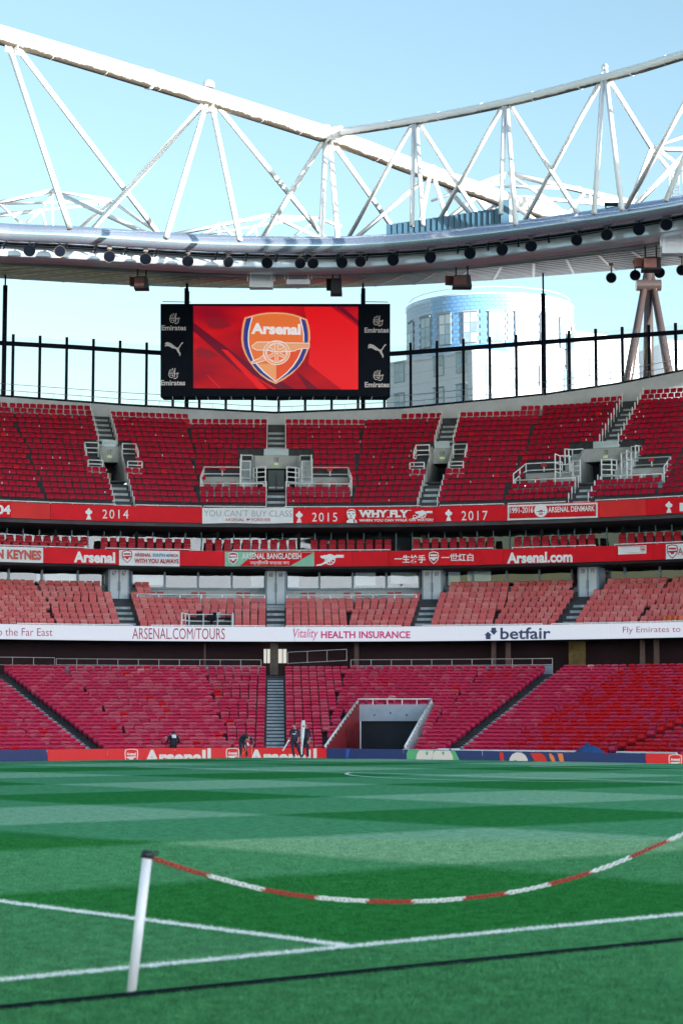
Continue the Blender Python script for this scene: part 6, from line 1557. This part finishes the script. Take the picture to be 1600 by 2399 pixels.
def skeleton(H_=1.76, pose=None):
    """upright figure facing -y (towards the lens); pose overrides joints"""
    s = H_/1.76
    J = dict(pelvis=(0, 0, .96, .155, .115), waist=(0, 0, 1.10, .145, .105), chest=(0, .0, 1.30, .175, .12), collar=(0, .0, 1.44, .12, .085), neck=(0, -.01, 1.52, .058, .058), head=(0, -.02, 1.60, .078, .088), headtop=(0, -.01, 1.69, .072, .085),
             nose=(0, -.115, 1.605, .014, .016), earL=(-.082, 0, 1.60, .012, .02), earR=(.082, 0, 1.60, .012, .02),
             Lsh=(-.19, 0, 1.42, .068, .062), Lelb=(-.245, .02, 1.14, .05, .05), Lwrist=(-.25, -.04, .90, .032, .03), Rsh=(.19, 0, 1.42, .068, .062), Relb=(.245, .02, 1.14, .05, .05), Rwrist=(.25, -.04, .90, .032, .03),
             Lhip=(-.09, 0, .90, .10, .10), Lmid=(-.10, 0, .70, .095, .095), Lknee=(-.105, 0, .50, .078, .078), Lankle=(-.11, .02, .09, .056, .058), Ltoe=(-.125, -.15, .035, .038, .032),
             Rhip=(.09, 0, .90, .10, .10), Rmid=(.10, 0, .70, .095, .095), Rknee=(.105, 0, .50, .078, .078), Rankle=(.11, .02, .09, .056, .058), Rtoe=(.125, -.15, .035, .038, .032))
    if pose: J.update(pose)
    J = {k: tuple(v_*s for v_ in v) for k, v in J.items()}
    E_ = [('pelvis', 'waist'), ('waist', 'chest'), ('chest', 'collar'), ('collar', 'neck'), ('neck', 'head'), ('head', 'headtop'), ('head', 'nose'), ('head', 'earL'), ('head', 'earR'),
          ('collar', 'Lsh'), ('Lsh', 'Lelb'), ('Lelb', 'Lwrist'), ('collar', 'Rsh'), ('Rsh', 'Relb'), ('Relb', 'Rwrist'),
          ('pelvis', 'Lhip'), ('Lhip', 'Lmid'), ('Lmid', 'Lknee'), ('Lknee', 'Lankle'), ('Lankle', 'Ltoe'), ('pelvis', 'Rhip'), ('Rhip', 'Rmid'), ('Rmid', 'Rknee'), ('Rknee', 'Rankle'), ('Rankle', 'Rtoe')]
    return J, E_
def hands(J, E_, dl=(0, -.1, -1), dr=(0, -.1, -1)):
    for s_, d in (('L', dl), ('R', dr)):
        w_ = Vector(J[s_+'wrist'][:3]); fingers(J, E_, s_, w_, w_+Vector(d).normalized()*.075, d, (0, 1, 0) if abs(d[1]) < .7 else (1, 0, 0), s_+'wrist')
def eyes(o, J, f=(0, -1, 0)):
    h_ = Vector(J['head'][:3]); mb = MB()
    for s_ in (-1, 1):
        c_ = h_+Vector((s_*.032, -.083, .012)); mb.lathe(c_+Vector((0, .006, 0)), [(0, -.008), (.009, -.004), (.009, .004), (0, .008)], 6, 0, (0, 1, 0))
    me = bpy.data.meshes.new('eyes'); me.from_pydata([tuple(v) for v in mb.v], [], mb.f); me.materials.append(HAIR)
    q = bpy.data.objects.new('eyes', me); COL.objects.link(q); q.parent = o
def child(o, name, mb, m_):
    me = bpy.data.meshes.new(name); me.from_pydata([tuple(v) for v in mb.v], [], mb.f); me.materials.append(m_); q = bpy.data.objects.new(name, me); COL.objects.link(q); q.parent = o; return q
GZ = -.125
# bald man holding a white roll
Zm = 103.5; b0 = at(690, 1777, Zm); b0.z = GZ
J, E_ = skeleton(1.74, dict(Lankle=(-.02, -.02, .09, .056, .058), Lknee=(-.09, -.05, .50, .078, .078), Ltoe=(-.04, -.19, .035, .038, .032), Rankle=(.33, .06, .09, .056, .058), Rknee=(.19, -.02, .50, .078, .078), Rtoe=(.37, -.11, .035, .038, .032), Rmid=(.14, -.01, .70, .095, .095),
             Lelb=(-.25, .03, 1.15, .05, .05), Lwrist=(-.29, -.05, .92, .034, .032), Relb=(.25, .0, 1.15, .052, .05), Rwrist=(.20, -.18, .93, .034, .032), head=(-.04, -.05, 1.60, .08, .09), headtop=(-.05, -.04, 1.69, .074, .088), nose=(-.075, -.145, 1.59, .014, .016), earL=(-.12, -.02, 1.6, .012, .02), earR=(.035, -.01, 1.6, .012, .02)))
hands(J, E_, (-.1, -.1, -1), (-.2, -.4, -.8))
p3 = person('bald man in navy tracksuit standing with a white roll on the pitch edge', b0, J, E_, [SKIN, NAVYJ, TRS, SKIN, SHOE], std_zone(False)); eyes(p3, J)
child(p3, 'beard', MB().lathe(Vector(J['head'][:3])+Vector((-.02, -.06, -.055)), [(0, -.03), (.05, -.02), (.055, .01), (.02, .03)], 10), HAIR)
child(p3, 'chest_print', MB().quad((-.10, -.135, 1.19), (.06, -.135, 1.19), (.06, -.135, 1.25), (-.10, -.135, 1.25)), mat('print_pale', (.6, .66, .72), .6, var=.3, scale=30))
child(p3, 'badge', MB().quad((.05, -.125, 1.30), (.10, -.125, 1.30), (.10, -.125, 1.36), (.05, -.125, 1.36)), MATS['print_pale'])
hw = Vector((b0.x, b0.y, GZ))+Vector(J['Lpalm'][:3])
build('paper_roll', MB().tube(hw+Vector((.02, -.06, .08)), at(662, 1760, Zm-.4), .035, n=10), WPANEL, None, 'white rolled stick held low by the bald man', 'roll')
# second man behind the feather flag, back to the lens
b1 = at(716, 1777, Zm+.9); b1.z = GZ
J, E_ = skeleton(1.78, dict(Relb=(.24, .05, 1.15, .05, .05), Lelb=(-.20, -.12, 1.16, .05, .05), Lwrist=(-.22, -.28, .98, .034, .032), Lsh=(-.15, -.06, 1.42, .068, .062), Lankle=(-.20, .05, .09, .056, .058), Ltoe=(-.26, -.10, .035, .038, .032), Lknee=(-.13, -.06, .5, .078, .078), Rankle=(.12, .02, .09, .056, .058), Rtoe=(.20, -.10, .035, .038, .032)))
hands(J, E_, (0, -1, -.2), (0, -.1, -1))
p4 = person('person in navy tracksuit half hidden behind a white feather flag', b1, J, E_, [SKIN, NAVYJ, TRS, HAIR, SHOE], std_zone(True), -.5); eyes(p4, J)
f0 = at(706, 1776, Zm+.1); f0.z = GZ; ft = at(709, 1688, Zm+.1)
fl = empty('feather_flag', f0, 'rolled white feather flag on its pole in front of the second tracksuited person', 'flag')
build('pole', MB().tube(f0, ft, .022, n=8), WPANEL, fl)
rows_ = []
for k in range(12):
    f = k/11; c_ = at(705.8+f*5.0, 1768-f*80, Zm+.05); w_ = .055+.045*min(1, max(0, (f-.30)*4))*(1 if f < .93 else .5); rows_.append([c_+Vector((w_*math.cos(a), .05*math.sin(a), 0)) for a in np.linspace(0, 2*math.pi, 9)[:-1]])
mb = MB().grid(rows_, 0, True); build('cloth', mb, CLOTHW, fl, smooth=True)
build('print', MB().cbox(at(711, 1702, Zm-.02), Vector((1, 0, 0)), U, .06, .10, .01, up=(0, 1, 0)), PRED, fl)
# man bending over
b2 = at(574, 1777, Zm); b2.z = GZ
J, E_ = skeleton(1.76, dict(pelvis=(-.20, .05, .93, .15, .12), waist=(-.15, -.02, 1.06, .145, .11), chest=(.02, -.10, 1.14, .17, .13), collar=(.14, -.14, 1.08, .12, .09), neck=(.16, -.19, 1.01, .06, .06), head=(.13, -.24, .94, .08, .09), headtop=(.12, -.24, 1.02, .078, .085), nose=(.10, -.33, .90, .014, .016), earL=(.05, -.24, .93, .012, .02), earR=(.21, -.22, .93, .012, .02),
             Lsh=(.00, -.12, 1.06, .066, .06), Lelb=(.0, -.20, .78, .048, .048), Lwrist=(.02, -.28, .55, .032, .03), Rsh=(.29, -.08, 1.04, .068, .062), Relb=(.36, -.06, .78, .05, .05), Rwrist=(.34, -.10, .55, .034, .032),
             Lhip=(-.25, .04, .88, .10, .10), Lmid=(-.24, .02, .70, .095, .095), Lknee=(-.22, -.02, .50, .078, .078), Lankle=(-.22, .05, .09, .046, .048), Ltoe=(-.20, -.12, .035, .04, .033), Rhip=(-.10, .05, .88, .10, .10), Rmid=(-.04, .02, .70, .095, .095), Rknee=(.03, -.02, .50, .078, .078), Rankle=(.10, .05, .09, .046, .048), Rtoe=(.14, -.12, .035, .04, .033)))
hands(J, E_, (.3, -.2, -1), (0, -.1, -1))
p2 = person('person in navy tracksuit bending over a thin stick at the pitch edge', b2, J, E_, [SKIN, NAVYJ, TRS, HAIR, SHB], std_zone(True))
child(p2, 'lanyard_card', MB().box((.13, -.30, .66), (.09, .0, -.03), (0, .01, 0), (-.03, 0, .15)), WPANEL)
s0 = Vector((b2.x, b2.y, GZ)); build('thin_stick', MB().tube(s0+Vector((-.30, -.30, .08)), s0+Vector((.18, -.33, .48)), .014, n=6), mat('stick_orange', (.7, .25, .15), .5, var=0), None, 'thin pale orange stick held by the bending person', 'stick')
# person with back turned behind the boards
Zk = 109.0; b3 = at(406, 1770, Zk); b3.z = -.56
J, E_ = skeleton(1.84, dict(Lelb=(-.33, .0, 1.16, .06, .058), Lwrist=(-.15, -.2, 1.08, .034, .03), Relb=(.32, -.05, 1.13, .06, .058), Rwrist=(.28, -.26, 1.24, .034, .03), Lsh=(-.20, 0, 1.42, .085, .075), Rsh=(.20, 0, 1.42, .085, .075), chest=(0, 0, 1.28, .21, .14), waist=(0, 0, 1.08, .20, .14), pelvis=(0, 0, .96, .20, .14), head=(.02, .0, 1.60, .08, .09), headtop=(.03, 0, 1.68, .078, .092), nose=(.06, -.11, 1.60, .014, .016)))
J['scarf'] = (0, .03, 1.47*1.84/1.76, .085, .08); E_.append(('collar', 'scarf'))
hands(J, E_, (.2, -.8, .2), (.1, -.5, .6))
def zk(k, c_):
    if k == 'scarf': return 5
    if k in ('neck',): return 5
    return 1 if k in ('pelvis', 'Lhip', 'Rhip', 'Lmid', 'Rmid') else std_zone(True)(k, c_)
p1 = person('person in a long black coat with white collar, back turned, behind the boards', b3, J, E_, [SKIN, BLKJ, TRS, HAIR, SHOE, mat('collar_white', (.75, .8, .86), .7, var=0)], zk, math.radians(205))
child(p1, 'phone', MB().box((.26, -.36, 1.36), (.07, 0, 0), (0, -.01, .0), (0, 0, .13)), mat('phone_pale', (.7, .6, .6), .4, var=0))
# ================================================================ small things on the stands
TARP = mat('tarpaulin_blue', (.025, .085, .26), .55, var=.35, scale=5, bump=.6, bscale=9)
prof_ = [(1352, 1769), (1354, 1763), (1360, 1757), (1368, 1752), (1373, 1748), (1376, 1742), (1380, 1747), (1384, 1750), (1390, 1748), (1396, 1751), (1401, 1757), (1406, 1762), (1412, 1767), (1420, 1769)]
ST = S_cyl(21.4); rows_ = []
for j in range(9):
    f = j/8*2-1; sc_ = math.sqrt(max(.02, 1-f*f)); row = []
    for x, y in prof_:
        p_ = ST(x, y); b_ = ST(x, 1769); q = b_.lerp(p_, sc_*(1+.12*math.sin(x*.6+j*1.3))); row.append(q+nrm(38)*(f*.55)+tng(38)*(.05*math.sin(j*2.1+x)))
    rows_.append(row)
build('covered_camera', MB().grid(rows_), TARP, None, 'crumpled blue tarpaulin over a camera beside the pitchside boards', 'tarpaulin', smooth=True)
ORG = mat('bib_orange', (.85, .16, .04), .75, var=.35, scale=4, bump=.4)
for i, (x, w_) in enumerate(((1556, 11), (1568, 13), (1581, 12), (1594, 13))):
    p_ = S_cyl(44.75)(x, 1453); s_ = p_.y/F
    mb = MB(); R_ = []
    for j in range(7):
        f = j/6*math.pi; R_.append([p_+tng(28)*(w_*s_*.5*math.cos(a)*(1+.15*math.sin(3*a+i+j)))*(math.sin(f)*.8+.25)+nrm(28)*(.16*math.sin(a))*(math.sin(f)*.8+.2)+U*(-.24+j*.085+.02*math.sin(a*4+i)) for a in np.linspace(0, 2*math.pi, 13)[:-1]])
    build('orange_bib', mb.grid(R_, 0, True), ORG, None, 'crumpled orange bib heaped on the padded seats, %s of four' % ordw(i), 'bib', 'orange bibs on the padded seats', smooth=True)
# television camera platform in the padded seats
rk = CLUB.r(0)-.5; hk_ = CLUB.h(0)-.05; a0_, a1_ = psi_at(440, 1450, rk), psi_at(546, 1450, rk)
pf = empty('camera_platform', PP((a0_+a1_)/2, rk, hk_), 'white railed platform with a television camera among the padded seats', 'platform')
build('deck', MB().box(PP(a0_, rk, hk_), PP(a1_, rk, hk_)-PP(a0_, rk, hk_), nrm(-7)*2.2, U*.12), CONC, pf)
c4 = [PP(a0_-.5, rk, hk_), PP(a0_+.3, rk+1.9, hk_), PP(a1_, rk+1.9, hk_), PP(a1_, rk, hk_)]
railing('white railing round the television camera platform', c4, 1.28, (1.0, .66, .33), 1.0)
cm = empty('television_camera', at(497, 1460, 133.0), 'black television camera with dark cover on the railed platform', 'camera')
c_ = at(496, 1448, 133.0); X_, Y_ = Vector((1, 0, 0)), Vector((0, 1, 0))
build('body', MB().cbox(c_, X_, Y_, .55, .7, .38), BLKS, cm); build('lens', MB().tube(c_-Y_*.3, c_-Y_*.85, .14, n=10), BLKS, cm); build('viewfinder', MB().cbox(c_+X_*.2+U*.28, X_, Y_, .22, .25, .16), BLKS, cm); build('pedestal', MB().tube(c_-U*.2, c_-U*.8, .09, n=8), BLKS, cm); build('tally_cover', MB().cbox(c_-X_*.1+U*.02-Y_*.36, X_, Y_, .14, .02, .12), REDS, cm)
for i, (x, y, w_, h_) in enumerate(((517, 1458, 16, 11), (484, 1462, 10, 9), (512, 1441, 10, 12), (528, 1463, 14, 6))):
    build('equipment_case', MB().cbox(at(x, y, 133.4), X_, Y_, w_/36, .3, h_/36), mat('case_pale', (.6, .64, .67), .5, var=.12), None, 'pale equipment case on the camera platform, %s one' % ['largest', 'low dark-side', 'upright', 'flat'][i], 'case')
